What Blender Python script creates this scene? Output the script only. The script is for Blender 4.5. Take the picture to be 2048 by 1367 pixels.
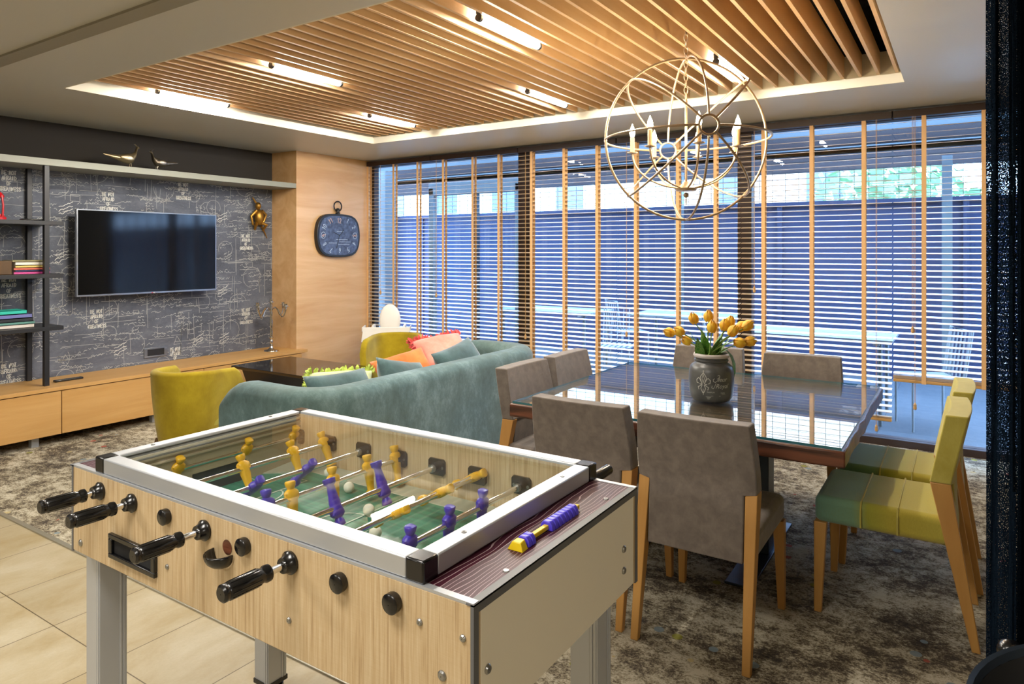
import bpy, bmesh, math, random
from mathutils import Vector, Matrix
from math import sin, cos, pi, radians as R
random.seed(7)
for o in list(bpy.data.objects): bpy.data.objects.remove(o)
S = bpy.context.scene
COL = S.collection

# ------------------------------------------------------------------ camera, world, light, exposure
YAW = 0.5797
cam_d = bpy.data.cameras.new('camera'); cam = bpy.data.objects.new('camera', cam_d); COL.objects.link(cam)
cam.location = (0, 0, 1.5); cam.rotation_euler = (pi/2, 0, YAW)
cam_d.sensor_width = 36; cam_d.lens = 36*1378/2048; cam_d.shift_y = -183.5/2048; cam_d.clip_start = 0.05; cam_d.clip_end = 200
S.camera = cam
S.view_settings.view_transform = 'Standard'; S.view_settings.look = 'None'
S.view_settings.gamma = 1; S.view_settings.use_curve_mapping = False
S.view_settings.exposure = 0.38
S.cycles.use_denoising = True
S.cycles.max_bounces = 8; S.cycles.transparent_max_bounces = 24
S.cycles.sample_clamp_indirect = 6
W = bpy.data.worlds.new('world'); S.world = W; W.use_nodes = True
wn = W.node_tree.nodes; bg = wn['Background']
bg.inputs[0].default_value = (0.42, 0.64, 1.0, 1); bg.inputs[1].default_value = 17.0

def area(name, loc, sx, sy, power, col, rot=(0, 0, 0)):
    d = bpy.data.lights.new(name, 'AREA'); d.shape = 'RECTANGLE'; d.size = sx; d.size_y = sy; d.energy = power; d.color = col
    o = bpy.data.objects.new(name, d); o.location = loc; o.rotation_euler = rot; COL.objects.link(o); return o
WARM = (1.0, 0.86, 0.68)
for (x, y) in ((-3.6, 0.1), (-1.2, 0.1), (-3.6, -2.2), (-1.2, -2.2), (2.3, -0.9)):
    area('rear_fill_light', (x, y, 2.53), 0.9, 0.5, 34, (1.0, 0.95, 0.87))  # unseen fill lights added at ceiling height to brighten the room, no fixtures

# ------------------------------------------------------------------ materials
def hx(h):
    h = h.lstrip('#'); c = [int(h[i:i+2], 16)/255 for i in (0, 2, 4)]
    return tuple(((v/12.92) if v <= 0.04045 else ((v+0.055)/1.055)**2.4) for v in c) + (1,)
MATS = {}
def base(name, col='#808080', rough=0.5, metal=0.0, spec=0.5, **kw):
    m = bpy.data.materials.new(name); m.use_nodes = True
    p = m.node_tree.nodes['Principled BSDF']
    p.inputs['Base Color'].default_value = hx(col) if isinstance(col, str) else col
    p.inputs['Roughness'].default_value = rough; p.inputs['Metallic'].default_value = metal
    p.inputs['Specular IOR Level'].default_value = spec
    for k, v in kw.items():
        p.inputs[k.replace('_', ' ')].default_value = v
    MATS[name] = m
    return m
def N(m, t, **kw):
    n = m.node_tree.nodes.new(t)
    for k, v in kw.items(): setattr(n, k, v)
    return n
def L(m, a, b): m.node_tree.links.new(a, b)
def P(m): return m.node_tree.nodes['Principled BSDF']
def coords(m, scale=(1, 1, 1), rot=(0, 0, 0), kind='Object'):
    tc = N(m, 'ShaderNodeTexCoord'); mp = N(m, 'ShaderNodeMapping')
    mp.inputs['Scale'].default_value = scale; mp.inputs['Rotation'].default_value = rot
    L(m, tc.outputs[kind], mp.inputs[0]); return mp.outputs[0]
def ramp(m, fac, stops):
    r = N(m, 'ShaderNodeValToRGB'); e = r.color_ramp.elements
    while len(e) < len(stops): e.new(0.5)
    for i, (p, c) in enumerate(stops):
        e[i].position = p; e[i].color = hx(c) if isinstance(c, str) else c
    L(m, fac, r.inputs[0]); return r.outputs[0]
def noise(m, vec, scale=5, detail=4, rough=0.5, dist=0.0):
    n = N(m, 'ShaderNodeTexNoise'); n.inputs['Scale'].default_value = scale; n.inputs['Detail'].default_value = detail
    n.inputs['Roughness'].default_value = rough; n.inputs['Distortion'].default_value = dist
    L(m, vec, n.inputs['Vector']); return n.outputs['Fac']
def mixc(m, fac, a, b, mode='MIX'):
    x = N(m, 'ShaderNodeMix', data_type='RGBA', blend_type=mode)
    if hasattr(fac, 'name'): L(m, fac, x.inputs['Factor'])
    else: x.inputs['Factor'].default_value = fac
    for v, i in ((a, 6), (b, 7)):
        if hasattr(v, 'is_linked'): L(m, v, x.inputs[i])
        else: x.inputs[i].default_value = hx(v) if isinstance(v, str) else v
    return x.outputs[2]
def math_(m, op, a, b=0.0):
    x = N(m, 'ShaderNodeMath', operation=op)
    for v, i in ((a, 0), (b, 1)):
        if hasattr(v, 'is_linked'): L(m, v, x.inputs[i])
        else: x.inputs[i].default_value = v
    return x.outputs[0]
def bump(m, h, strength=0.2, dist=0.01):
    b = N(m, 'ShaderNodeBump'); b.inputs['Strength'].default_value = strength; b.inputs['Distance'].default_value = dist
    L(m, h, b.inputs['Height']); L(m, b.outputs[0], P(m).inputs['Normal'])
def wood(name, light, dark, axis='X', scale=6, stretch=14, rough=0.4, spec=0.5, contrast=(0.3, 0.75), knots=0.0, b=0.05):
    m = base(name, light, rough, spec=spec)
    sc = {'X': (1, stretch, stretch), 'Y': (stretch, 1, stretch), 'Z': (stretch, stretch, 1)}[axis]
    v = coords(m, sc)
    f = noise(m, v, scale/4, 8, 0.6, 0.6)
    c = ramp(m, f, [(contrast[0], dark), (contrast[1], light)])
    v2 = coords(m, tuple(s*6 if s > 1 else 2 for s in sc))
    f2 = noise(m, v2, scale/4, 2, 0.5)
    c = mixc(m, math_(m, 'MULTIPLY', f2, 0.35), c, dark)
    L(m, c, P(m).inputs['Base Color'])
    if b: bump(m, f, b, 0.003)
    return m
def fabric(name, c1, c2, scale=3, rough=0.9, weave=260, sheen=0.3, dirt=(0.35, 0.65), bs=0.25):
    m = base(name, c1, rough, spec=0.2)
    v = coords(m); f = noise(m, v, scale, 5, 0.6, 0.3)
    c = ramp(m, f, [(dirt[0], c2), (dirt[1], c1)])
    f2 = noise(m, coords(m, (1, 1, 0.25)), weave, 2, 0.6)
    c = mixc(m, math_(m, 'MULTIPLY', f2, 0.5), c, c2, 'MULTIPLY') if False else mixc(m, math_(m, 'MULTIPLY', f2, 0.55), c, c2)
    L(m, c, P(m).inputs['Base Color'])
    P(m).inputs['Sheen Weight'].default_value = sheen
    bump(m, f2, bs, 0.002)
    return m
def glass(name, tint=(1, 1, 1, 1), rough=0.0, ior=1.45, gloss=1.0, k=1.0):
    m = bpy.data.materials.new(name); m.use_nodes = True; nt = m.node_tree; nt.nodes.remove(P(m))
    out = nt.nodes['Material Output']
    tr = N(m, 'ShaderNodeBsdfTransparent'); tr.inputs[0].default_value = tint
    gl = N(m, 'ShaderNodeBsdfGlossy'); gl.inputs['Roughness'].default_value = rough; gl.inputs[0].default_value = (gloss, gloss, gloss, 1)
    lw = N(m, 'ShaderNodeLayerWeight'); lw.inputs[0].default_value = 0.5
    f0 = ((ior-1)/(ior+1))**2
    fr = math_(m, 'ADD', math_(m, 'MULTIPLY', math_(m, 'POWER', lw.outputs['Facing'], 5.0), (1-f0)*k), f0*k)
    mx = N(m, 'ShaderNodeMixShader'); L(m, fr, mx.inputs[0]); L(m, tr.outputs[0], mx.inputs[1]); L(m, gl.outputs[0], mx.inputs[2])
    L(m, mx.outputs[0], out.inputs[0]); MATS[name] = m; return m
def emit(name, col, strength):
    m = base(name, (0.8, 0.8, 0.8, 1), 0.5)
    P(m).inputs['Emission Color'].default_value = col; P(m).inputs['Emission Strength'].default_value = strength
    return m

# shell
m = base('ceiling_paint', '#c2bfb6', 0.38, spec=0.4); bump(m, noise(m, coords(m), 3, 3), 0.05, 0.02)
m = base('reveal_paint', '#d9d2c0', 0.6)
m = base('void_dark', '#121316', 0.9)
base('beam_paint', '#8f897a', 0.5)
m = base('chalk_wall', '#43454c', 0.75, spec=0.2)
c = ramp(m, noise(m, coords(m, (1, 0.5, 1)), 5, 8, 0.7, 0.5), [(0.3, '#44474f'), (0.5, '#585c66'), (0.75, '#747882')])
f = noise(m, coords(m, (1, 6, 30)), 6, 3); g = noise(m, coords(m, (1, 30, 5)), 6, 3)
c = mixc(m, math_(m, 'MULTIPLY', math_(m, 'GREATER_THAN', f, 0.63), 0.35), c, '#85868a')
c = mixc(m, math_(m, 'MULTIPLY', math_(m, 'GREATER_THAN', g, 0.66), 0.25), c, '#85868a')
L(m, c, P(m).inputs['Base Color'])
m = base('chalk_line', '#b0b0ad', 0.9); base('chalk_bold', '#d8d7d0', 0.9)
m = base('charcoal_paint', '#37332f', 0.8, spec=0.2)
base('warm_wall', '#b3a78f', 0.8)
wood('oak_h', '#cfa56a', '#b88c50', 'X', 5, 9, 0.38, contrast=(0.3, 0.7))
wood('oak_y', '#cea468', '#ba8c4e', 'Y', 5, 10, 0.42)
wood('oak_col', '#dbb585', '#c89c68', 'Y', 3, 9, 0.3, contrast=(0.35, 0.65))
wood('batten', '#e2c297', '#c69d6b', 'Y', 6, 5, 0.5, contrast=(0.25, 0.75))
m = wood('blind_slat', '#dfc49b', '#cda877', 'X', 5, 8, 0.35, spec=0.9, b=0); P(m).inputs['Coat Weight'].default_value = 1.0; P(m).inputs['Coat Roughness'].default_value = 0.2
m = base('tape', '#e0b27a', 0.8); bump(m, noise(m, coords(m), 300, 1), 0.3, 0.001)
m = base('cord', '#b9925f', 0.8)
base('window_brown', '#35241f', 0.45)
glass('window_glass', (0.93, 0.97, 1, 1), 0.0, 1.45, 0.9)
# tiles
m = base('tile', '#b5a98f', 0.45)
v = coords(m)
br = N(m, 'ShaderNodeTexBrick'); br.offset = 0.0
L(m, coords(m, (1, 1, 1), (0, 0, 0)), br.inputs['Vector'])
br.inputs['Scale'].default_value = 1; br.inputs['Brick Width'].default_value = 0.4345; br.inputs['Row Height'].default_value = 1.3
br.inputs['Mortar Size'].default_value = 0.0022; br.inputs['Mortar Smooth'].default_value = 0.1
br.inputs['Color1'].default_value = (1, 1, 1, 1); br.inputs['Color2'].default_value = (0.9, 0.9, 0.9, 1); br.inputs['Mortar'].default_value = (0.25, 0.22, 0.18, 1)
n1 = noise(m, coords(m, (2, 1, 1)), 2.2, 8, 0.65, 0.4)
c = ramp(m, n1, [(0.3, '#a39068'), (0.55, '#b6a98c'), (0.75, '#c4bba4')])
n2 = noise(m, v, 90, 3, 0.7)
c = mixc(m, math_(m, 'MULTIPLY', n2, 0.3), c, '#7d7156')
c = mixc(m, 1.0, c, br.outputs['Color'], 'MULTIPLY'); L(m, c, P(m).inputs['Base Color'])
# carpet
m = base('carpet', '#8d8068', 0.95, spec=0.1)
v = coords(m, (1, 1.25, 1)); n1 = noise(m, v, 2.2, 15, 0.82, 0.2); n2 = noise(m, v, 14, 9, 0.85, 0.1); n3 = noise(m, coords(m, (1, 1.2, 1)), 90, 4, 0.8)
nn = math_(m, 'ADD', math_(m, 'MULTIPLY', n1, 0.42), math_(m, 'ADD', math_(m, 'MULTIPLY', n2, 0.36), math_(m, 'MULTIPLY', n3, 0.22)))
c = ramp(m, nn, [(0.43, '#352b20'), (0.478, '#645743'), (0.502, '#9f9378'), (0.54, '#cdc4ad')])
vo = N(m, 'ShaderNodeTexVoronoi'); vo.inputs['Scale'].default_value = 8; L(m, coords(m), vo.inputs['Vector'])
sx = N(m, 'ShaderNodeSeparateColor'); L(m, vo.outputs['Color'], sx.inputs[0])
dot = math_(m, 'MULTIPLY', math_(m, 'LESS_THAN', vo.outputs['Distance'], 0.17), math_(m, 'GREATER_THAN', sx.outputs[1], 0.38))
reg = math_(m, 'GREATER_THAN', noise(m, coords(m), 1.1, 1), 0.46)
dot = math_(m, 'MULTIPLY', dot, reg)
dc = ramp(m, sx.outputs[0], [(0.0, '#a8574a'), (0.25, '#a8574a'), (0.3, '#bfae82'), (0.5, '#8d8a3e'), (0.7, '#7f8d92'), (1.0, '#b8793e')])
dc.node.color_ramp.interpolation = 'CONSTANT'
c = mixc(m, math_(m, 'MULTIPLY', noise(m, coords(m), 1.6, 4), 0.20), c, '#77808c')  # random blue-grey mottling, partly put in to suggest blue window daylight
c = mixc(m, math_(m, 'MULTIPLY', dot, 0.9), c, dc); L(m, c, P(m).inputs['Base Color']); bump(m, n3, 0.5, 0.01)
base('alu_strip', '#a9a595', 0.4, 0.6)
# metals and plastics
m = base('aluminium', '#b9bcc0', 0.42, 0.6); bump(m, noise(m, coords(m, (60, 60, 1)), 8, 2), 0.03, 0.001)
base('alu_leg', '#b9bcc0', 0.45, 0.4)
base('chrome', '#e6e6e6', 0.12, 1.0)
base('bolt_metal', '#9a9a98', 0.3, 0.9)
base('black_plastic', '#0b0b0d', 0.22, spec=0.6)
base('black_matte', '#141416', 0.5)
base('grey_trim', '#5f6062', 0.45)
base('white_laminate', '#ece4cf', 0.4)
m = base('field_green', '#2b7a64', 0.3)
c = ramp(m, noise(m, coords(m, (1, 12, 1), (0, 0, 0.5)), 5, 3), [(0.35, '#236a5c'), (0.65, '#3b8c72')]); L(m, c, P(m).inputs['Base Color'])
base('field_line', '#c5d2c2', 0.4); base('field_grey', '#a6a794', 0.5)
base('inner_board', '#a99c82', 0.5); base('gable_dark', '#1d2c3a', 0.5)
m = base('player_yellow', '#e0ac1c', 0.35); P(m).inputs['Subsurface Weight'].default_value = 0.0
base('player_purple', '#3c2fa8', 0.35)
base('ball_white', '#dedbcb', 0.5)
base('bead_purple', '#4d3fd0', 0.35); base('scorer_yellow', '#d8b90c', 0.4)
m = base('oak_laminate', '#cfb184', 0.45)
f = noise(m, coords(m, (46, 46, 1.2)), 3, 6, 0.7); g = noise(m, coords(m, (6, 6, 160)), 3, 2, 0.6)
c = ramp(m, f, [(0.3, '#8f7454'), (0.46, '#bca47e'), (0.7, '#d4c3a2')])
c = mixc(m, math_(m, 'MULTIPLY', g, 0.35), c, '#a98655'); L(m, c, P(m).inputs['Base Color'])
m = base('maroon_grain', '#4a2130', 0.4, spec=0.25)
f = noise(m, coords(m, (9, 2.2, 1)), 1.0, 3, 0.6)
sxx = N(m, 'ShaderNodeSeparateXYZ'); L(m, coords(m), sxx.inputs[0])
a = math_(m, 'FRACT', math_(m, 'ADD', math_(m, 'MULTIPLY', sxx.outputs[0], 95), math_(m, 'MULTIPLY', f, 6)))
lin = math_(m, 'GREATER_THAN', a, 0.87)
L(m, mixc(m, math_(m, 'MULTIPLY', lin, 0.8), '#3d1524', '#b89ea2'), P(m).inputs['Base Color'])
glass('table_glass', (0.90, 0.97, 0.96, 1), 0.0, 1.5); glass('foosball_glass', (0.985, 1.0, 0.995, 1), 0.0, 1.45, k=.6)
base('glass_edge', '#176470', 0.15, spec=0.8)
m = wood('plank_dark', '#8a6448', '#2a1a12', 'X', 7, 22, 0.35, contrast=(0.38, 0.62))
wood('plank_edge', '#7a4730', '#24120c', 'X', 7, 14, 0.4, contrast=(0.38, 0.6))
wood('leg_oak', '#c99a55', '#b58344', 'Z', 5, 8, 0.4)
wood('dark_leg', '#6a4b20', '#4a3212', 'Z', 5, 8, 0.5)
base('steel_dark', '#3a4450', 0.35, 0.7)
# fabrics
fabric('grey_fabric', '#7d736a', '#665d56', 22, weave=330)
m = base('ombre_seat', '#b8a73a', 0.9, spec=0.2)
sp = N(m, 'ShaderNodeSeparateXYZ'); L(m, coords(m), sp.inputs[0])
w_ = math_(m, 'ADD', math_(m, 'MULTIPLY', sp.outputs[1], 1.0), math_(m, 'MULTIPLY', noise(m, coords(m), 5, 4), 0.06))
c = ramp(m, math_(m, 'ADD', w_, 0.3), [(0.0, '#5c8a80'), (0.19, '#6f9478'), (0.25, '#9a9a3a'), (0.34, '#b5a540'), (0.6, '#c6b954')])
f2 = noise(m, coords(m, (1, 1, 0.3)), 320, 2, 0.6); c = mixc(m, math_(m, 'MULTIPLY', f2, 0.35), c, '#6e6a1c')
L(m, c, P(m).inputs['Base Color']); bump(m, f2, 0.25, 0.002); P(m).inputs['Sheen Weight'].default_value = 0.3
fabric('lime_fabric', '#c4b964', '#a3953a', 3, weave=300)
fabric('mustard_velvet', '#b5a023', '#8d770c', 4, weave=180, sheen=0.2)
fabric('mustard_inner', '#c4b850', '#a0952a', 4, weave=180, sheen=0.2)
m = base('sofa_velvet', '#5f8286', 0.85, spec=0.2)
sp = N(m, 'ShaderNodeSeparateXYZ'); L(m, coords(m), sp.inputs[0])
f = noise(m, coords(m, (1, 1, 0.7)), 4.5, 8, 0.8, 0.0)
c = ramp(m, f, [(0.33, '#30505b'), (0.5, '#53747e'), (0.68, '#88a5ad')])
c = mixc(m, math_(m, 'MULTIPLY', noise(m, coords(m), 1.1, 3), 0.75), c, '#5a6450')
L(m, c, P(m).inputs['Base Color']); P(m).inputs['Sheen Weight'].default_value = 0.25; bump(m, noise(m, coords(m), 140, 3), 0.15, 0.004)
fabric('teal_cushion', '#587478', '#384f50', 6, weave=160, sheen=0.5)
fabric('orange_cushion', '#e28a4a', '#c8642a', 7, weave=220)
fabric('pink_cushion', '#e8a493', '#d8806f', 7, weave=220); fabric('red_ruffle', '#d45a54', '#b23c3c', 30, weave=200)
fabric('green_cushion', '#dfe3b8', '#c4cd8a', 7, weave=220); fabric('green_ruffle', '#b8c75c', '#8fa336', 30, weave=200)
m = base('curtain_navy', '#121c2e', 0.95, spec=0.0)
f = noise(m, coords(m, (60, 60, 3)), 6, 5, 0.7); c = ramp(m, f, [(0.35, '#040509'), (0.7, '#0d141f')]); L(m, c, P(m).inputs['Base Color'])
# sheer part of the curtain: a fine open weave, real gaps in the cloth
m = base('curtain_sheer', '#1c2c40', 0.95, spec=0.0)
g1 = noise(m, coords(m, (1, 1, 1)), 520, 1, 0.5); al = math_(m, 'ADD', math_(m, 'MULTIPLY', math_(m, 'LESS_THAN', g1, 0.57), 1.0), 0.0)
L(m, al, P(m).inputs['Alpha'])
c = ramp(m, noise(m, coords(m, (60, 60, 3)), 6, 5, 0.7), [(0.35, '#0a101a'), (0.7, '#16222e')]); L(m, c, P(m).inputs['Base Color'])
base('iron_orb', '#b09a80', 0.42, 0.75)
emit('bulb_glow', (1.0, 0.76, 0.45, 1), 330)
emit('tube_glow', (1.0, 0.94, 0.84, 1), 290)
base('candle_ivory', '#d9b98a', 0.6)
base('tv_frame', '#8c9096', 0.3, 0.8); m = base('tv_screen', '#07090c', 0.07, spec=0.3)
base('silver', '#cfcac0', 0.18, 1.0); base('dark_silver', '#7c7468', 0.3, 0.9); base('antique_silver', '#b5a584', 0.3, 0.9); base('bronze_gold', '#9c7430', 0.35, 0.85)
base('shelf_grey', '#8f9084', 0.5); base('shelf_black', '#17181c', 0.45)
base('coffee_black', '#0a0b0e', 0.06, spec=0.8); base('coffee_side', '#151a24', 0.25)
base('white_plastic', '#ece8e0', 0.35)
m = base('stoneware', '#55554f', 0.35); c = ramp(m, noise(m, coords(m), 14, 4), [(0.3, '#3f3f40'), (0.7, '#5a5a56')]); L(m, c, P(m).inputs['Base Color'])
base('stone_rim', '#bcb3ad', 0.5); base('jar_print', '#b4b2a8', 0.7)
m = base('tulip_petal', '#e8a90e', 0.5); c = ramp(m, noise(m, coords(m, (1, 1, 0.3)), 60, 3), [(0.3, '#e39a1c'), (0.65, '#f2c83c')]); L(m, c, P(m).inputs['Base Color'])
base('tulip_stem', '#6f8a3c', 0.6); m = base('tulip_leaf', '#3d7a28', 0.5)
c = ramp(m, noise(m, coords(m, (6, 6, 1)), 30, 3), [(0.3, '#2a6a22'), (0.7, '#7aa045')]); L(m, c, P(m).inputs['Base Color'])
base('red_metal', '#b31520', 0.3)
base('clock_rim', '#16171b', 0.4); m = base('clock_face', '#3c4862', 0.5)
c = ramp(m, noise(m, coords(m), 30, 5), [(0.3, '#2d3852'), (0.7, '#5a6a8c')]); L(m, c, P(m).inputs['Base Color'])
base('clock_print', '#b9c6d6', 0.6); base('clock_print_warm', '#d6b2a0', 0.6)
# outdoors
m = base('terrace_tile', '#b9bfc4', 0.5)
br = N(m, 'ShaderNodeTexBrick'); br.offset = 0.0; L(m, coords(m), br.inputs['Vector'])
br.inputs['Scale'].default_value = 1; br.inputs['Brick Width'].default_value = 0.6; br.inputs['Row Height'].default_value = 0.6; br.inputs['Mortar Size'].default_value = 0.004
br.inputs['Color1'].default_value = hx('#4c5258'); br.inputs['Color2'].default_value = hx('#464d54'); br.inputs['Mortar'].default_value = hx('#2c3034')
L(m, br.outputs[0], P(m).inputs['Base Color'])
base('terrace_roof', '#47535a', 0.7); base('terrace_dark', '#241f24', 0.8)
base('fence_blue', '#2b3350', 0.8)
base('facade_cream', '#e2dccb', 0.8); base('facade_window', '#4c5866', 0.3)
m = base('brick', '#c9a98c', 0.85)
base('white_paint', '#868c90', 0.4); base('pale_frame', '#5c676d', 0.4, 0.2)
m = base('leaf_green', '#8fb08a', 0.8)
base('bark', '#54463a', 0.9)
glass('terrace_glass', (0.85, 0.93, 0.97, 1), 0.0, 1.45, 0.8)

# ------------------------------------------------------------------ geometry helpers
class B:
    def __init__(s): s.v = []; s.f = []; s.mi = []; s.m = 0
    def add(s, vs, fs):
        k = len(s.v); s.v += [tuple(p) for p in vs]; s.f += [tuple(i+k for i in f) for f in fs]; s.mi += [s.m]*len(fs); return s
    def box(s, x0, x1, y0, y1, z0, z1):
        return s.add([(x0, y0, z0), (x1, y0, z0), (x1, y1, z0), (x0, y1, z0), (x0, y0, z1), (x1, y0, z1), (x1, y1, z1), (x0, y1, z1)],
                     [(0, 3, 2, 1), (4, 5, 6, 7), (0, 1, 5, 4), (1, 2, 6, 5), (2, 3, 7, 6), (3, 0, 4, 7)])
    def hexa(s, bot, top):
        return s.add(list(bot)+list(top), [(0, 3, 2, 1), (4, 5, 6, 7), (0, 1, 5, 4), (1, 2, 6, 5), (2, 3, 7, 6), (3, 0, 4, 7)])
    def tube(s, pts, r, n=8, closed=False, caps=True):
        pts = [Vector(p) for p in pts]; rings = []; N_ = len(pts)
        rr = r if isinstance(r, (list, tuple)) else [r]*N_
        up = Vector((0, 0, 1))
        prev = None
        for i, p in enumerate(pts):
            if closed: t = pts[(i+1) % N_]-pts[i-1]
            else: t = pts[min(i+1, N_-1)]-pts[max(i-1, 0)]
            if t.length < 1e-9: t = Vector((0, 0, 1))
            t.normalize()
            if prev is None:
                a = t.cross(up)
                if a.length < 0.05: a = t.cross(Vector((1, 0, 0)))
            else:
                a = prev-t*prev.dot(t)
                if a.length < 1e-6: a = t.cross(up)
            a.normalize(); prev = a; b = t.cross(a)
            rings.append([p+(a*cos(2*pi*k/n)+b*sin(2*pi*k/n))*rr[i] for k in range(n)])
        vs = [q for g in rings for q in g]; fs = []
        for i in range(N_ if closed else N_-1):
            j = (i+1) % N_
            for k in range(n): fs.append((i*n+k, i*n+(k+1) % n, j*n+(k+1) % n, j*n+k))
        if not closed and caps: fs.append(tuple(range(n))[::-1]); fs.append(tuple((N_-1)*n+k for k in range(n)))
        return s.add(vs, fs)
    def cyl(s, p0, p1, r, n=16, r1=None): return s.tube([p0, p1], [r, r if r1 is None else r1], n)
    def lathe(s, prof, c=(0, 0, 0), n=24, axis='Z', cap=True, sx=1, sy=1, sq=0):
        vs = []
        for r, z in prof:
            for k in range(n):
                a = 2*pi*k/n; e = 1.0
                if sq: e = 1/((abs(cos(a))**(2+sq)+abs(sin(a))**(2+sq))**(1/(2+sq)))
                x, y = r*e*cos(a)*sx, r*e*sin(a)*sy
                p = {'Z': (x, y, z), 'Y': (x, z, y), 'X': (z, x, y)}[axis]
                vs.append((p[0]+c[0], p[1]+c[1], p[2]+c[2]))
        fs = []
        for i in range(len(prof)-1):
            for k in range(n): fs.append((i*n+k, i*n+(k+1) % n, (i+1)*n+(k+1) % n, (i+1)*n+k))
        if cap: fs.append(tuple(range(n))[::-1]); fs.append(tuple((len(prof)-1)*n+k for k in range(n)))
        return s.add(vs, fs)
    def sph(s, c, r, n=12, m=8):
        rx, ry, rz = r if isinstance(r, tuple) else (r, r, r)
        prof = [(max(sin(pi*i/m), 1e-3), -cos(pi*i/m)) for i in range(m+1)]
        k = len(s.v); s.lathe(prof, (0, 0, 0), n)
        for i in range(k, len(s.v)):
            p = s.v[i]; s.v[i] = (p[0]*rx+c[0], p[1]*ry+c[1], p[2]*rz+c[2])
        return s
    def prism(s, poly, d0, d1, plane='XZ'):
        n = len(poly); f = {'XZ': lambda a, b, d: (a, d, b), 'YZ': lambda a, b, d: (d, a, b), 'XY': lambda a, b, d: (a, b, d)}[plane]
        vs = [f(a, b, d0) for a, b in poly]+[f(a, b, d1) for a, b in poly]
        fs = [tuple(range(n)), tuple(range(n, 2*n))[::-1]]+[(i, n+i, n+(i+1) % n, (i+1) % n) for i in range(n)]
        return s.add(vs, fs)
    def ribbon(s, pts, w, M):
        """flat stroke through 2-D points, put in space by M(a, b)"""
        for (a, b), (c, d) in zip(pts[:-1], pts[1:]):
            l = math.hypot(c-a, d-b)
            if l < 1e-6: continue
            nx, ny = -(d-b)/l*w/2, (c-a)/l*w/2
            ex, ey = (c-a)/l*w*0.3, (d-b)/l*w*0.3
            q = [(a+nx-ex, b+ny-ey), (a-nx-ex, b-ny-ey), (c-nx+ex, d-ny+ey), (c+nx+ex, d+ny+ey)]
            s.add([M(*p) for p in q], [(0, 1, 2, 3)])
        return s
    def tf(s, fn, start=0):
        s.v[start:] = [tuple(fn(Vector(p))) for p in s.v[start:]]; return s
    def build(s, name, mats, parent=None, loc=(0, 0, 0), smooth=True, bevel=0, seg=2, angle=35, sub=0):
        me = bpy.data.meshes.new(name); me.from_pydata(s.v, [], s.f)
        for mm in ([mats] if isinstance(mats, str) else mats): me.materials.append(MATS[mm])
        for p, i in zip(me.polygons, s.mi): p.material_index = i
        bm = bmesh.new(); bm.from_mesh(me); bmesh.ops.recalc_face_normals(bm, faces=bm.faces); bm.to_mesh(me); bm.free()
        if smooth:
            for p in me.polygons: p.use_smooth = True
            me.set_sharp_from_angle(angle=R(angle))
        o = bpy.data.objects.new(name, me); COL.objects.link(o); o.parent = parent; o.location = loc
        if bevel:
            b = o.modifiers.new('bevel', 'BEVEL'); b.width = bevel; b.segments = seg; b.limit_method = 'ANGLE'; b.angle_limit = R(40)
            b.harden_normals = False
        if sub: q = o.modifiers.new('subd', 'SUBSURF'); q.levels = sub; q.render_levels = sub
        return o
def tag(o, label=None, cat=None, group=None, kind=None):
    if label: o['label'] = label
    if cat: o['category'] = cat
    if group: o['group'] = group
    if kind: o['kind'] = kind
    return o
def thing(name, label, cat, loc=(0, 0, 0), rz=0, group=None):
    o = bpy.data.objects.new(name, None); o.empty_display_size = 0.1; COL.objects.link(o)
    o.location = loc; o.rotation_euler = (0, 0, rz); return tag(o, label, cat, group)
def struct(name, b, mats, **kw): return tag(b.build(name, mats, **kw), kind='structure')
def copy_tree(o, loc=None, rz=None, label=None, group=None, parent=None):
    c = o.copy(); COL.objects.link(c); c.parent = parent
    if loc is not None: c.location = loc
    if rz is not None: c.rotation_euler = (0, 0, rz)
    if label: c['label'] = label
    if group: c['group'] = group
    for ch in list(o.children): copy_tree(ch, parent=c)
    return c
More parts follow.
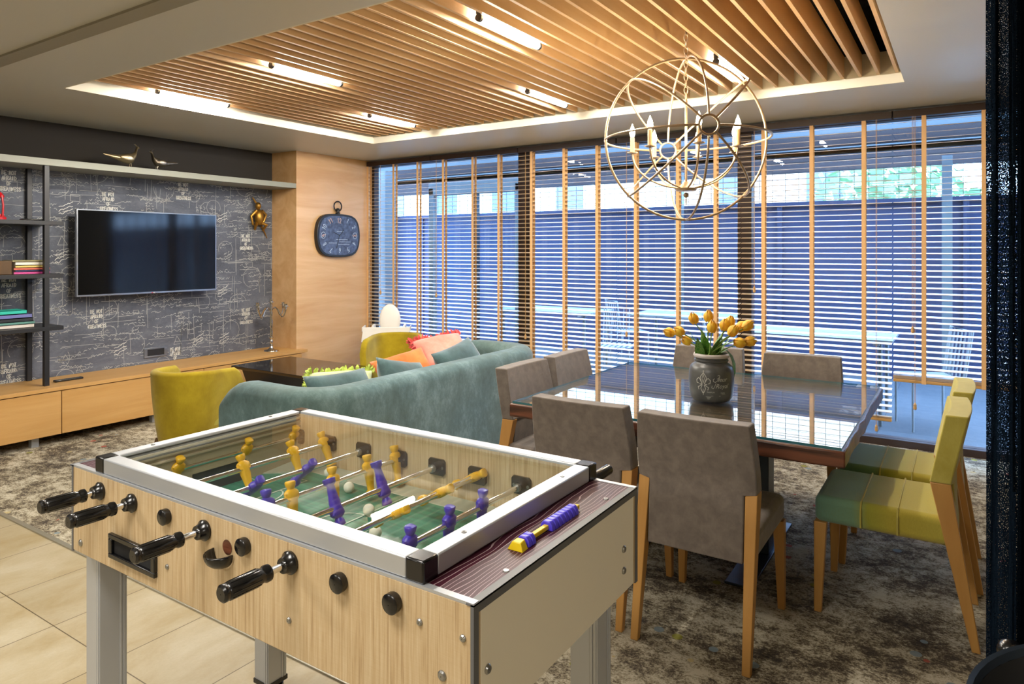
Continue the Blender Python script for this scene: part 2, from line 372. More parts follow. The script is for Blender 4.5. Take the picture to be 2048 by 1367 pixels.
GL = {  # small stroke alphabet, unit cell 0..1 x 0..1.4
 'A': [[(0, 0), (.5, 1.4), (1, 0)], [(.2, .5), (.8, .5)]], 'B': [[(0, 0), (0, 1.4), (.8, 1.2), (.8, .85), (0, .7), (.95, .5), (.9, .1), (0, 0)]],
 'E': [[(1, 1.4), (0, 1.4), (0, 0), (1, 0)], [(0, .7), (.8, .7)]], 'N': [[(0, 0), (0, 1.4), (1, 0), (1, 1.4)]],
 'O': [[(.5, 0), (0, .4), (0, 1), (.5, 1.4), (1, 1), (1, .4), (.5, 0)]], 'T': [[(0, 1.4), (1, 1.4)], [(.5, 1.4), (.5, 0)]],
 'F': [[(1, 1.4), (0, 1.4), (0, 0)], [(0, .7), (.8, .7)]], 'R': [[(0, 0), (0, 1.4), (.9, 1.2), (.9, .9), (0, .7), (1, 0)]],
 'I': [[(.5, 0), (.5, 1.4)]], 'D': [[(0, 0), (0, 1.4), (.7, 1.2), (1, .7), (.7, .2), (0, 0)]],
 'G': [[(1, 1.2), (.5, 1.4), (0, 1), (0, .4), (.5, 0), (1, .3), (1, .65), (.5, .65)]], 'S': [[(1, 1.2), (.5, 1.4), (0, 1.1), (.9, .45), (.6, 0), (0, .2)]],
 'L': [[(0, 1.4), (0, 0), (1, 0)]],
 '0': [[(.5, 0), (0, .4), (0, 1), (.5, 1.4), (1, 1), (1, .4), (.5, 0)]], '1': [[(.2, 1.1), (.5, 1.4), (.5, 0)]],
 '2': [[(0, 1.1), (.5, 1.4), (1, 1.1), (.9, .7), (0, 0), (1, 0)]], '3': [[(0, 1.4), (1, 1.4), (.4, .8), (1, .45), (.5, 0), (0, .2)]],
 '4': [[(.7, 0), (.7, 1.4), (0, .45), (1, .45)]], '5': [[(1, 1.4), (.1, 1.4), (0, .8), (.8, .8), (1, .4), (.6, 0), (0, .1)]],
 '6': [[(.9, 1.4), (.1, .8), (0, .3), (.5, 0), (1, .35), (.6, .75), (.1, .5)]], '7': [[(0, 1.4), (1, 1.4), (.35, 0)]],
 '8': [[(.5, .75), (0, 1.1), (.5, 1.4), (1, 1.1), (.5, .75), (0, .35), (.5, 0), (1, .35), (.5, .75)]],
 '9': [[(.9, 0), (1, 1), (.5, 1.4), (0, 1.05), (.4, .7), (1, .95)]], ' ': []}
def strokes(txt, x, y, h, jit=0.0):
    out = []; w = h/1.4*0.72
    for ch in txt:
        for pl in GL.get(ch, []):
            out.append([(x+a*w*0.8+random.uniform(-jit, jit), y+b*h/1.4+random.uniform(-jit, jit)) for a, b in pl])
        x += w*1.12
    return out

# ------------------------------------------------------------------ room shell
ZC = 2.56; XW = -6.34; XF = -5.94; YW = 6.0; X1, Y0 = 3.2, -4.0
b = B().box(XW, X1, Y0, 1.69, -0.12, 0); struct('floor', b, 'tile')
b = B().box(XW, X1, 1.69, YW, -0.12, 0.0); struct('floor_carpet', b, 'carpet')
b = B().box(XW, X1, 1.675, 1.70, -0.002, 0.006); struct('trim_1', b, 'alu_strip')
# ceiling with the recess hole
HX0, HX1, HY0, HY1 = -4.93, -0.31, 2.16, 5.0
b = B()
b.box(XW, HX0, Y0, YW, ZC, 2.77); b.box(HX1, X1, Y0, YW, ZC, 2.77)
b.box(HX0, HX1, Y0, HY0, ZC, 2.77); b.box(HX0, HX1, HY1, YW, ZC, 2.77)
struct('ceiling', b, 'ceiling_paint')
b = B(); e = 0.012
b.box(HX0, HX0+e, HY0, HY1, ZC, 2.77); b.box(HX0, HX1, HY1-e, HY1, ZC, 2.77); b.box(HX0, HX1, HY0, HY0+e, ZC, 2.77)
struct('trim_2', b, 'reveal_paint')
b = B(); b.box(HX0-.1, HX1+.1, HY0-.1, HY1+.1, 3.1, 3.14)
for q in ((HX0-.1, HX0-.06, HY0-.1, HY1+.1), (HX1+.06, HX1+.1, HY0-.1, HY1+.1), (HX0-.1, HX1+.1, HY0-.1, HY0-.06), (HX0-.1, HX1+.1, HY1+.06, HY1+.1)): b.box(*q, 2.77, 3.1)
struct('ceiling_void', b, 'void_dark')
b = B().box(XW, X1, 1.61, 1.70, ZC-0.012, ZC+0.01); struct('trim_3', b, 'beam_paint')

# tv wall with chalkboard scribble wallpaper: pattern is part of the wall
b = B(); b.box(XW-0.15, XW, Y0, YW+0.1, 0, 2.18)
M = lambda a, z: (XW+0.0012, a, z)
M2 = lambda a, z: (XW+0.0016, a, z)
def scribble(b, y0, z0, w, h, seed):
    rn = random.Random(seed); start = len(b.v)
    for _ in range(44):                     # lines of hand writing
        x = y0+rn.random()*w; z = z0+rn.random()*h; l = rn.uniform(.08, .24); sl = rn.uniform(-.25, .35); s = rn.uniform(.006, .012); pts = []; t = 0
        while t < l:
            pts.append((x+t, z+sl*t*0.6+rn.uniform(-s, s))); t += rn.uniform(.006, .013)
            if rn.random() < .12:
                if len(pts) > 1: b.ribbon(pts, .0038, M)
                pts = []; t += .014
        if len(pts) > 1: b.ribbon(pts, .0038, M)
    for _ in range(7):                      # small paragraphs
        x = y0+rn.random()*w; z = z0+rn.random()*h; sl = rn.choice((0, 0, 0, .45, -.2)); nl = rn.randint(2, 4); l = rn.uniform(.06, .13)
        for q in range(nl):
            pts = []; t = 0
            while t < l*rn.uniform(.7, 1.1):
                pts.append((x+t+q*.004, z-q*.026+sl*t+rn.uniform(-.008, .008))); t += rn.uniform(.005, .009)
                if rn.random() < .15 and len(pts) > 1: b.ribbon(pts, .0045, M); pts = []; t += .01
            if len(pts) > 1: b.ribbon(pts, .0045, M)
    for _ in range(20):                      # drawing lines
        x = y0+rn.random()*w; z = z0+rn.random()*h
        if rn.random() < .5: b.ribbon([(x, z), (x+rn.uniform(.1, .4), z+rn.uniform(-.01, .01))], .003, M)
        else: b.ribbon([(x, z), (x+rn.uniform(-.01, .01), z+rn.uniform(.1, .35))], .003, M)
    for _ in range(5):                      # arcs
        x = y0+rn.random()*w; z = z0+rn.random()*h; r = rn.uniform(.03, .11); a0 = rn.random()*6; a1 = a0+rn.uniform(1.5, 6)
        b.ribbon([(x+r*cos(a0+(a1-a0)*k/14), z+r*sin(a0+(a1-a0)*k/14)) for k in range(15)], .0032, M)
    for _ in range(4):                      # boxes and triangles
        x = y0+rn.random()*w; z = z0+rn.random()*h; s = rn.uniform(.03, .08)
        b.ribbon([(x, z), (x+s, z), (x+s, z+s*.7), (x, z+s*.7), (x, z)] if rn.random() < .5 else [(x, z), (x+s, z), (x+s*.4, z+s), (x, z)], .0032, M)
b.m = 1
pat = [11, 12, 13]
M = lambda a, z: (XW+0.0012, a, min(z, 2.156))
for iy in range(8):
    for iz in range(3): scribble(b, -0.3+iy*.72, .42+iz*.6, .72, .6, pat[(iy+2*iz) % 3]*10+iy)
b.m = 2
for (y, z) in ((2.34, 2.10), (2.34, 1.25), (2.34, .57), (3.0, .95), (3.72, .535), (3.80, 2.12), (4.5, 1.635), (4.5, .855), (1.6, 1.9), (1.7, 1.0), (3.1, 1.98)):
    for i, t in enumerate(('BE NOT', 'AFRAID', '  OF', 'GREATNESS')):
        for pl in strokes(t, y-.02*(i == 3), z-.043*i-.0, .030, .0015): b.ribbon(pl, .0065, M2)
for (y, z) in ((4.22, 1.84), (4.22, 1.08), (2.75, 1.86), (2.72, 1.45), (3.95, .62), (3.2, .62), (4.24, .60)):
    for i in range(3):
        rn = random.Random(i); pts = [(y+t*.012, z-.03*i+t*.0055+rn.uniform(-.008, .008)) for t in range(10)]; b.ribbon(pts, .005, M2)
wl = struct('wall_left', b, ['chalk_wall', 'chalk_line', 'chalk_bold'], smooth=False)
b = B().box(XW-0.15, XW, Y0, YW+0.1, 2.18, ZC); struct('wall_left_upper', b, 'charcoal_paint')
b = B().box(XW, X1, Y0-.15, Y0, 0, ZC); struct('wall_rear', b, 'warm_wall')
b = B().box(X1, X1+.15, Y0, YW+.1, 0, ZC); struct('wall_right', b, 'warm_wall')
b = B().box(0.62, X1, YW, YW+.1, 0, ZC); struct('wall_window_side', b, 'warm_wall')
b = B().box(XW, XF, 4.88, YW+.1, 0, ZC); struct('wall_pier', b, 'oak_col')
# window wall
b = B()
b.box(XF, 0.62, 5.99, 6.09, 2.49, ZC); b.box(XF, 0.62, 6.0, 6.12, -0.02, 0.055); b.box(XF, -5.90, 6.0, 6.08, .055, 2.49)
struct('window_1', b, 'window_brown', bevel=.004)
for i, (a, c) in enumerate(((-3.85, -3.71), (-1.618, -1.50), (0.56, 0.62))):
    struct('window_%d' % (i+2), B().box(a, c, 5.995, 6.10, 0.055, 2.49), 'window_brown', bevel=.004)
for i, (a, c) in enumerate(((-5.90, -3.85), (-3.71, -1.618), (-1.50, 0.56))):
    struct('window_%d' % (i+5), B().box(a, c, 6.045, 6.055, 0.055, 2.49), 'window_glass')

# slatted timber ceiling
sc = thing('slatted_ceiling', 'suspended ceiling of parallel oak battens set in the white recess', 'ceiling panel', (-2.6, 3.58, 2.62))
slat_me = B().box(-.009, .009, -1.405, 1.385, 0, .145).build('slat', 'batten', sc, smooth=False)
for k in range(44):
    o = slat_me if k == 0 else slat_me.copy()
    if k: COL.objects.link(o); o.parent = sc
    o.location = (-0.349-.1035*k+2.6, 0, 0)
# tube lights between the battens
tb = thing('tube_light', '', 'ceiling light', (0, 0, 2.59), 0, 'tube lights between the ceiling battens')
B().cyl((0, -.265, .03), (0, .265, .03), .019, 14).build('tube', 'tube_glow', tb)
B().cyl((0, -.285, .03), (0, -.265, .03), .020, 14).build('end_cap', 'black_matte', tb)
B().cyl((0, .265, .03), (0, .285, .03), .020, 14).build('end_cap', 'black_matte', tb)
B().box(-.014, .014, -.285, .285, .048, .08).build('housing', 'black_matte', tb)
first = True
for (x, y, lab) in ((-4.74, 2.97, 'glowing tube light nearest the bookshelf and chalkboard wall'),
                    (-3.50, 2.97, 'glowing tube light, middle one of the row farther from the window'),
                    (-1.99, 2.97, 'glowing tube light nearest the upper edge of the picture'),
                    (-4.10, 4.42, 'glowing tube light near the clock, leftmost of the row by the window'),
                    (-2.58, 4.41, 'glowing tube light, middle one of the row by the window'),
                    (-1.235, 4.37, 'glowing tube light seen just behind the orb chandelier')):
    k = round((-0.349-x)/.1035-.5)+.5; x = -0.349-.1035*k
    if first: tb.location = (x, y, 2.59); tb['label'] = lab; first = False
    else: copy_tree(tb, (x, y, 2.59), 0, lab)

# ------------------------------------------------------------------ blinds
TZ = 2.492
def blind(x0, x1, tapes, zb, label, cords, rail=True):
    t = thing('venetian_blind', label, 'blind', ((x0+x1)/2, 5.93, zb), 0, 'wooden venetian blinds in the window')
    ox, oz = (x0+x1)/2, zb
    b = B(); z = TZ-.035
    while z > zb+.05:
        k = len(b.v); b.box(x0-ox, x1-ox, -.024, .024, -.0014, .0014)
        b.tf(lambda p: Vector((p.x, p.y*cos(R(9))-p.z*sin(R(9)), p.y*sin(R(9))+p.z*cos(R(9))+z-oz)), k); z -= .0427
    for k in range(4 if zb > .4 else 2): b.box(x0-ox, x1-ox, -.024, .024, .026+k*.006, .029+k*.006)
    b.build('slats', 'blind_slat', t, smooth=False)
    B().box(x0-ox, x1-ox, -.026, .026, 0, .022).build('bottom_rail', 'oak_h', t, bevel=.004)
    B().box(x0-ox, x1-ox, -.028, .03, TZ-oz, 2.545-oz).build('head_rail', 'window_brown', t)
    for q in tapes:
        B().box(q-.0145-ox, q+.0145-ox, -.0275, -.0262, -.0, TZ-oz).box(q-.0145-ox, q+.0145-ox, .0262, .0275, 0, TZ-oz).box(q-.0145-ox, q+.0145-ox, -.0275, .0275, -.003, -.0015).build('ladder_tape', 'tape', t, smooth=False)
    for q, zt in cords:
        c = B().cyl((q-ox, -.036, zt-oz+.03), (q-ox, -.036, TZ-oz), .0014, 5).cyl((q+.006-ox, -.036, zt-oz+.03), (q+.006-ox, -.036, TZ-oz), .0014, 5).build('cord', 'cord', t)
        B().lathe([(.004, 0), (.011, .006), (.012, .022), (.009, .03), (.012, .036), (.006, .05), (.002, .055)], (q+.003-ox, -.036, zt-oz-.02), 10).build('tassel', 'oak_h', c)
    return t
blind(-.44, .60, (-.242, .124, .49), .515, 'rightmost wooden blind beside the dark curtain, pulled up highest', [(-.316, .904), (-.300, .339)])
blind(-1.565, -.45, (-1.383, -1.012, -.639), .206, 'wooden blind behind the tulip jar and the yellow chairs, hung right of the brown mullion', [(-1.455, 1.166), (-.554, .144)])
blind(-2.70, -1.575, (-2.514, -2.115, -1.781), .19, 'wooden blind left of the brown mullion behind the chandelier', [(-2.60, .72)])
blind(-3.795, -2.71, (-3.635, -3.262, -2.905), .19, 'wooden blind in the middle bay behind the two grey chairs on the sofa side', [(-3.70, .62)])
blind(-4.945, -3.805, (-4.769, -4.367, -4.032), .19, 'wooden blind over the left bay, its edge at the left mullion', [(-4.86, 1.0)])
blind(-5.93, -4.955, (-5.915, -5.501, -5.137), .19, 'leftmost wooden blind beside the oak pier and clock', [(-5.70, 1.0)])

# ------------------------------------------------------------------ dining chairs
def seat_mesh(b):
    pass
def make_chair(name, label, fab, seatfab, group):
    t = thing(name, label, 'chair', (0, 0, 0), 0, group)
    # local: +Y is the back (rear feet at y=+.285), seat front at y=-.29
    B().box(-.226, .226, -.284, .195, .372, .482).build('seat', seatfab, t, bevel=.028, seg=4)
    if seatfab != 'grey_fabric':
        for y in (-.11, .02):
            B().tube([(-.234, y, .385), (-.234, y, .455), (-.215, y, .483), (.215, y, .483), (.234, y, .455), (.234, y, .385)], .0035, 6).build('seam', fab, t)
    # backrest: leaning panel, slightly bowed, T-shaped (wide above the legs, narrow between them)
    def prof(z):   # front, rear depth at height z
        k = (z-.61)/.29
        return (.125+.055*k, .195+.062*k)
    zs = [(.362, .182), (.44, .182), (.52, .182), (.606, .182), (.612, .228), (.68, .228), (.75, .224), (.81, .219), (.872, .213)]
    b = B(); vs = []; fs = []; nx = 10; w = nx+1
    for side in (0, 1):
        for z, hw in zs:
            if z < .61: f_, r_ = .165-.03*(z-.36)/.25, .222-.0245*(z-.36)/.25
            else: f_, r_ = prof(z)
            for i in range(nx+1):
                x = -hw+2*hw*i/nx
                vs.append((x, (f_, r_)[side]+.016*(1-(x/.235)**2)*max(0, min(1, (z-.40)/.2)), z))
    nr = len(zs); n = nr*w
    for j in range(nr-1):
        for i in range(nx): a = j*w+i; fs.append((a, a+1, a+w+1, a+w)); fs.append((n+a, n+a+w, n+a+w+1, n+a+1))
    for i in range(nx): fs.append((i, n+i, n+i+1, i+1)); a = (nr-1)*w+i; fs.append((a, a+1, n+a+1, n+a))
    for j in range(nr-1): a = j*w; fs.append((a, a+w, n+a+w, n+a)); a = j*w+nx; fs.append((a, n+a, n+a+w, a+w))
    b.add(vs, fs).build('backrest', fab, t, bevel=.013, seg=3, angle=50)
    for s in (-1, 1):
        x0, x1 = sorted((s*.184, s*.228)); f0, f1 = sorted((s*.196, s*.226))
        B().hexa([(f0, .262, 0), (f1, .262, 0), (f1, .290, 0), (f0, .290, 0)], [(x0, .128, .612), (x1, .128, .612), (x1, .196, .612), (x0, .196, .612)]).build('leg', 'leg_oak', t, bevel=.003)
        g0, g1 = sorted((s*.200, s*.228))
        B().hexa([(g0, -.285, 0), (g1, -.285, 0), (g1, -.257, 0), (g0, -.257, 0)], [(x0, -.285, .375), (x1, -.285, .375), (x1, -.237, .375), (x0, -.237, .375)]).build('leg', 'leg_oak', t, bevel=.003)
    return t
GG = 'grey upholstered dining chairs around the table'
gc = make_chair('dining_chair', 'grey fabric dining chair with its back to the viewer, the right one of two', 'grey_fabric', 'grey_fabric', GG)
gc.location = (-.85, 2.765, 0); gc.rotation_euler = (0, 0, pi)      # faces +Y
copy_tree(gc, (-1.345, 2.785, 0), pi, 'grey fabric dining chair seen from behind, next to the corner of the football table')
copy_tree(gc, (-1.838, 3.24, 0), pi/2, 'grey fabric dining chair at the sofa end of the table, the nearer of those two')
copy_tree(gc, (-1.825, 3.725, 0), pi/2, 'grey fabric dining chair at the sofa end of the table, the one nearer the window')
copy_tree(gc, (-1.37, 4.25, 0), R(4), 'grey fabric dining chair on the window side, half hidden by the tulip jar')
copy_tree(gc, (-.80, 4.215, 0), R(3), 'grey fabric dining chair on the window side, right of the tulip jar')
yc = make_chair('dining_chair', 'yellow and green ombre dining chair at the right end of the table, the nearer one', 'lime_fabric', 'ombre_seat', 'yellow dining chairs by the curtain')
yc.location = (-.235, 3.315, 0); yc.rotation_euler = (0, 0, -pi/2)
copy_tree(yc, (-.215, 3.85, 0), -pi/2, 'yellow and green ombre dining chair at the right table end, the farther one')

# ------------------------------------------------------------------ dining table
TX0, TX1, TY0, TY1 = -1.86, -.37, 2.82, 4.25
t = thing('dining_table', 'square dining table of dark streaked planks under a glass sheet', 'table', (-1.115, 3.53, 0))
ox, oy = -1.115, 3.53
b = B(); rn = random.Random(3)
# live-edge slab outline
pts = []
def edge(p, q, n):
    for i in range(n):
        k = i/n; pts.append((p[0]+(q[0]-p[0])*k+rn.uniform(-.006, .006), p[1]+(q[1]-p[1])*k+rn.uniform(-.006, .006)))
a = (TX0-ox, TY0-oy); c = (TX1-ox, TY0-oy); d = (TX1-ox, TY1-oy); e2 = (TX0-ox, TY1-oy)
edge(a, c, 14); edge(c, d, 14); edge(d, e2, 14); edge(e2, a, 14)
b.prism(pts, .685, .748, 'XY')
b.mi = [0, 0]+[1]*(len(b.mi)-2)
b.build('tabletop', ['plank_dark', 'plank_edge'], t, bevel=.006)
g = B(); g.box(TX0-ox+.01, TX1-ox-.01, TY0-oy+.01, TY1-oy-.01, .750, .760); g.mi = [0, 0, 1, 1, 1, 1]
g.build('glass_top', ['table_glass', 'glass_edge'], t, smooth=False)
for x in (-.84, -1.40):
    B().box(x-ox-.045, x-ox+.045, 3.5-oy, 3.62-oy, .012, .685).build('post', 'steel_dark', t, bevel=.004)
    B().box(x-ox-.06, x-ox+.06, 3.12-oy, 3.98-oy, 0, .012).build('foot_plate', 'steel_dark', t, bevel=.003)
B().box(-1.5-ox, -.74-ox, 3.50-oy, 3.62-oy, .665, .686).build('crossbar', 'steel_dark', t)

# stoneware jar with printed emblem and lettering
JX, JY, JZ = -1.045, 3.40, .7605
j = thing('stoneware_jar', 'dark grey stoneware jar with white fleur-de-lis print, full of tulips', 'jar', (JX, JY, JZ))
prof = [(.001, .004), (.080, .0), (.090, .004), (.101, .020), (.107, .05), (.1085, .10), (.107, .145), (.101, .166), (.090, .178), (.079, .184), (.077, .190), (.082, .194), (.082, .200), (.078, .203), (.078, .207), (.083, .211), (.083, .214)]
b = B().lathe(prof, n=40, cap=False); b.lathe([(.001, .18), (.070, .181)], n=40, cap=False).build('body', 'stoneware', j, angle=50)
B().lathe([(.083, .212), (.087, .220), (.084, .229), (.078, .231), (.072, .225), (.070, .185)], n=40, cap=False).build('rim', 'stone_rim', j, angle=60)
jd = math.atan2(0-JY, 0-JX)        # towards the room
def jarmap(rr=.0005):
    def f(a, z):
        r0 = .108
        for (ra, za), (rb, zb) in zip(prof[1:-1], prof[2:]):
            if za <= z <= zb and zb > za: r0 = ra+(rb-ra)*(z-za)/(zb-za); break
        th = jd + a/.108
        return ((r0+.0008+rr)*cos(th), (r0+.0008+rr)*sin(th), z)
    return f
JM = jarmap()
b = B(); w = .0016
def arcp(cx, cy, rx, ry, a0, a1, n=10, rot=0): return [(cx+rx*cos(R(a0+(a1-a0)*k/n)), cy+ry*sin(R(a0+(a1-a0)*k/n))) for k in range(n+1)]
fx, fz = -.038, .10
for sgn in (1,):
    b.ribbon([(fx, fz+.048), (fx-.014, fz+.028), (fx-.016, fz+.014), (fx-.006, fz-.004)], w*2, JM); b.ribbon([(fx, fz+.048), (fx+.014, fz+.028), (fx+.016, fz+.014), (fx+.006, fz-.004)], w*2, JM)
    b.ribbon([(fx, fz+.04), (fx-.006, fz+.02), (fx, fz-.002), (fx+.006, fz+.02), (fx, fz+.04)], w*1.4, JM)
for s in (-1, 1):
    b.ribbon([(fx+s*(x), z) for x, z in ((.006, fz-.006), (.012, fz+.014), (.024, fz+.022), (.034, fz+.012), (.032, fz-.002), (.024, fz-.004))], w*2, JM)
    b.ribbon([(fx+s*x, z) for x, z in ((.008, fz-.01), (.018, fz-.018), (.026, fz-.022), (.022, fz-.034))], w*2, JM)
    b.ribbon([(fx+s*x, z) for x, z in ((.005, fz-.012), (.012, fz-.028), (.002, fz-.05))], w*2, JM)
b.ribbon([(fx-.018, fz-.008), (fx+.018, fz-.008)], w*2, JM); b.ribbon([(fx, fz-.03), (fx, fz-.06)], w*1.5, JM); b.ribbon(arcp(fx, fz+.055, .003, .003, 0, 360), w, JM)
def textpolys(txt, size, shear=0.3):
    cu = bpy.data.curves.new('t', 'FONT'); cu.body = txt; cu.size = size; cu.shear = shear; cu.resolution_u = 3; cu.space_character = 0.95
    o = bpy.data.objects.new('t', cu); COL.objects.link(o); bpy.context.view_layer.update()
    me = o.to_mesh(); vs = [tuple(v.co) for v in me.vertices]; fs = [tuple(p.vertices) for p in me.polygons]; o.to_mesh_clear()
    bpy.data.objects.remove(o); return vs, fs
for txt, x, z, s in (('leur', .030, .108, .030), ('Royal', .018, .076, .030), ('PARFUM', -.02, .052, .010), ('PARIS', .045, .050, .009)):
    vs, fs = textpolys(txt, s, .35 if s > .02 else 0); b.add([JM(x+v[0], z+v[1]) for v in vs], fs)
b.ribbon([(.030, .135), (.036, .139), (.041, .134), (.036, .128), (.029, .112), (.019, .105), (.010, .108), (.009, .118), (.015, .122)], w*1.4, JM); b.ribbon([(.026, .122), (.036, .122)], w, JM)
b.ribbon([(.022, .100), (.016, .085), (.010, .074), (.002, .078), (.004, .088)], w*1.3, JM)
for z, x0, x1 in ((.038, .0, .045), (.030, -.022, -.002), (.026, -.020, -.006), (.022, -.018, -.008), (.034, -.026, .0), (.047, .05, .07)): b.ribbon([(x0, z), (x1, z)], .0014, JM)
b.build('printed_emblem', 'jar_print', j, smooth=False)

# tulips: every flower is a thing of its own standing in the jar
def upx(x, y, Y):
    d = Vector((-sin(YAW), cos(YAW), 0))+Vector((cos(YAW), sin(YAW), 0))*((x-1024)/1378)-Vector((0, 0, 1))*((y-500)/1378)
    return Vector((0, 0, 1.5))+d*(Y/d.y)
TUL = [((1387, 636), .0, 'orange tinged tulip standing tall at upper left of the jar', -20), ((1417, 632), .03, 'yellow tulip at the very top of the bunch', 0),
       ((1424, 653), -.03, 'yellow tulip just below the topmost one, in the centre', 3), ((1449, 649), .02, 'yellow tulip right of centre with pointed petals', 10),
       ((1460, 643), .05, 'yellow tulip tucked behind the pointed one, right of centre', 15), ((1466, 661), -.04, 'plump yellow tulip leaning right in front of two others', 35),
       ((1483, 652), .03, 'yellow tulip between the plump one and the big right one', 45), ((1496, 650), .0, 'large yellow tulip leaning out at upper right', 55),
       ((1480, 685), -.05, 'yellow tulip drooping right with a dark open mouth', 100), ((1501, 682), .0, 'orange yellow tulip lying out farthest to the right', 80),
       ((1358, 662), .0, 'yellow tulip leaning left, second from the left end', -60), ((1338, 664), .03, 'yellow tulip leaning out farthest to the left', -70),
       ((1373, 680), .04, 'pale yellow tulip low at the left behind the stems', -60)]
rt = Vector((cos(YAW), sin(YAW), 0)); fw = Vector((-sin(YAW), cos(YAW), 0))
for i, ((px_, py_), dy, lab, tilt) in enumerate(TUL):
    head = upx(px_, py_, JY+dy*1.0)
    basep = Vector((JX+random.uniform(-.045, .045), JY+random.uniform(-.045, .045), JZ+.184))
    ax = (Vector((0, 0, 1))*cos(R(tilt))+rt*sin(R(tilt))).normalized()
    t = thing('tulip', lab, 'flower', basep, 0, 'yellow tulips in the jar')
    lh = head-basep
    bottom = lh-ax*.030
    mid = Vector((bottom.x*.35, bottom.y*.35, bottom.z*.65))
    pts = []
    for k in range(9):
        q = k/8; pts.append((mid*2*(1-q)*q)+bottom*q*q)
    B().tube(pts, .0032, 6).build('stem', 'tulip_stem', t)
    b = B(); rot = Vector((0, 0, 1)).rotation_difference(ax).to_matrix()
    for p in range(6):
        a0 = p*pi/3; inner = p % 2; nU, nV = 5, 6; vs = []; fs = []
        for v in range(nV+1):
            k = v/nV; rr = (.0255 if not inner else .0225)*(sin(pi*min(.93, k*.75+.14))**.7)*(1.0 if k < .75 else 1-.55*(k-.75)/.25)
            wv = .60*sin(pi*(k*.86+.14))**.6
            for u in range(nU+1):
                th = a0+(u/nU-.5)*2*wv
                vs.append((rr*cos(th), rr*sin(th), -.030+k*.062+(.003 if abs(u-nU/2) < 1 else 0)*(k > .9)))
        for v in range(nV):
            for u in range(nU): q = v*(nU+1)+u; fs.append((q, q+1, q+nU+2, q+nU+1))
        b.add(vs, fs)
    b.tf(lambda q: rot @ q + lh)
    b.build('bloom', 'tulip_petal', t, angle=60)
    b = B(); la = random.uniform(0, 6.28); n = 7; h = random.uniform(.12, .19)
    if i % 4 != 3:
        ld = (rt*cos(la)+fw*sin(la)); vs = []; fs = []
        for k in range(n+1):
            q = k/n; wd = .024*sin(pi*(q*.85+.12)); c_ = ld*(.012+.065*q*q)+Vector((0, 0, -.01+h*q)); sd = ld.cross(Vector((0, 0, 1)))*wd
            vs += [tuple(c_-sd), tuple(c_+ld*-.004), tuple(c_+sd)]
        for k in range(n): q = k*3; fs += [(q, q+1, q+4, q+3), (q+1, q+2, q+5, q+4)]
        b.add(vs, fs); b.build('leaf', 'tulip_leaf', t, angle=70)
# the long leaf that hangs over the right side of the jar
b = B(); vs = []; fs = []
base_ = Vector((0, 0, 0)); P0 = Vector((JX, JY, JZ+.22))
path = [(.03, .0), (.07, .03), (.098, .0), (.112, -.04), (.115, -.08), (.110, -.11)]
for k, (a, z) in enumerate(path):
    wd = (.012, .024, .030, .028, .020, .003)[k]; c_ = rt*a+Vector((0, 0, z)); vs += [tuple(c_-fw*wd), tuple(c_+rt*.004), tuple(c_+fw*wd)]
for k in range(5): q = k*3; fs += [(q, q+1, q+4, q+3), (q+1, q+2, q+5, q+4)]
b.add(vs, fs); o = b.build('tulip_leaf', 'tulip_leaf', None, tuple(P0), angle=70)
tag(o, 'long green leaf drooping over the right side of the jar', 'leaf')

# ------------------------------------------------------------------ football table (sizes are given around the viewpoint and brought to scale K)
K = .915
FC = Vector((-1.49, 1.38, 0)); FR = Vector((-1.49*K, 1.38*K, 0))
def fk(p): return Vector((p[0]*K, p[1]*K, 1.5-(1.5-p[2])*K))-FR
ft = thing('football_table', 'table football game with pale wood sides, aluminium frame and glass top', 'football table', tuple(FR))
def fb(b, name, mats, parent=ft, **kw): b.tf(fk); return b.build(name, mats, parent, **kw)
FX0, FX1, FY0, FY1 = -2.237, -.743, 1.008, 1.755
ZF = 1.5-1.5/K
# side boards
b = B(); b.box(FX0, FX1, FY0, FY0+.022, .603, .852); fb(b, 'side_board', 'oak_laminate', bevel=.0015)
b = B(); b.box(FX0, FX1, FY1-.022, FY1, .603, .852); fb(b, 'side_board', 'oak_laminate', bevel=.0015)
for x0, x1, nm in ((FX1-.018, FX1, 1), (FX0, FX0+.018, 0)):
    b = B(); b.box(x0, x1, FY0+.022, FY1-.022, .603, .852); o = fb(b, 'end_board', 'white_laminate', bevel=.0015)
    b = B()
    xo, xi = (x1+.0015, x1-.006) if nm else (x0-.0015, x0+.006)
    xa, xb = sorted((xo, xi))
    b.box(xa, xb, FY0-.002, FY0+.014, .600, .856); b.box(xa, xb, FY1-.014, FY1+.002, .600, .856); b.box(xa, xb, FY0+.014, FY1-.014, .838, .856)
    b.box(xa-.01, xb, FY0-.002, FY1+.002, .853, .857)
    fb(b, 'edge_trim', 'grey_trim', smooth=False)
b = B(); b.box(FX1-.13, FX1-.006, FY0+.016, FY1-.016, .848, .8565); fb(b, 'shelf', 'maroon_grain')
b = B(); b.box(FX0+.006, FX0+.13, FY0+.016, FY1-.016, .848, .8565); fb(b, 'shelf', 'maroon_grain')
b = B(); b.box(FX0, FX1-.13+.13, FY0, FY0+.016, .852, .858); b.box(FX0, FX1, FY1-.016, FY1, .852, .858); fb(b, 'top_trim', 'aluminium', smooth=False)
b = B(); b.box(FX0+.02, FX1-.02, FY0+.02, FY1-.02, .60, .612); fb(b, 'underside', 'black_matte')
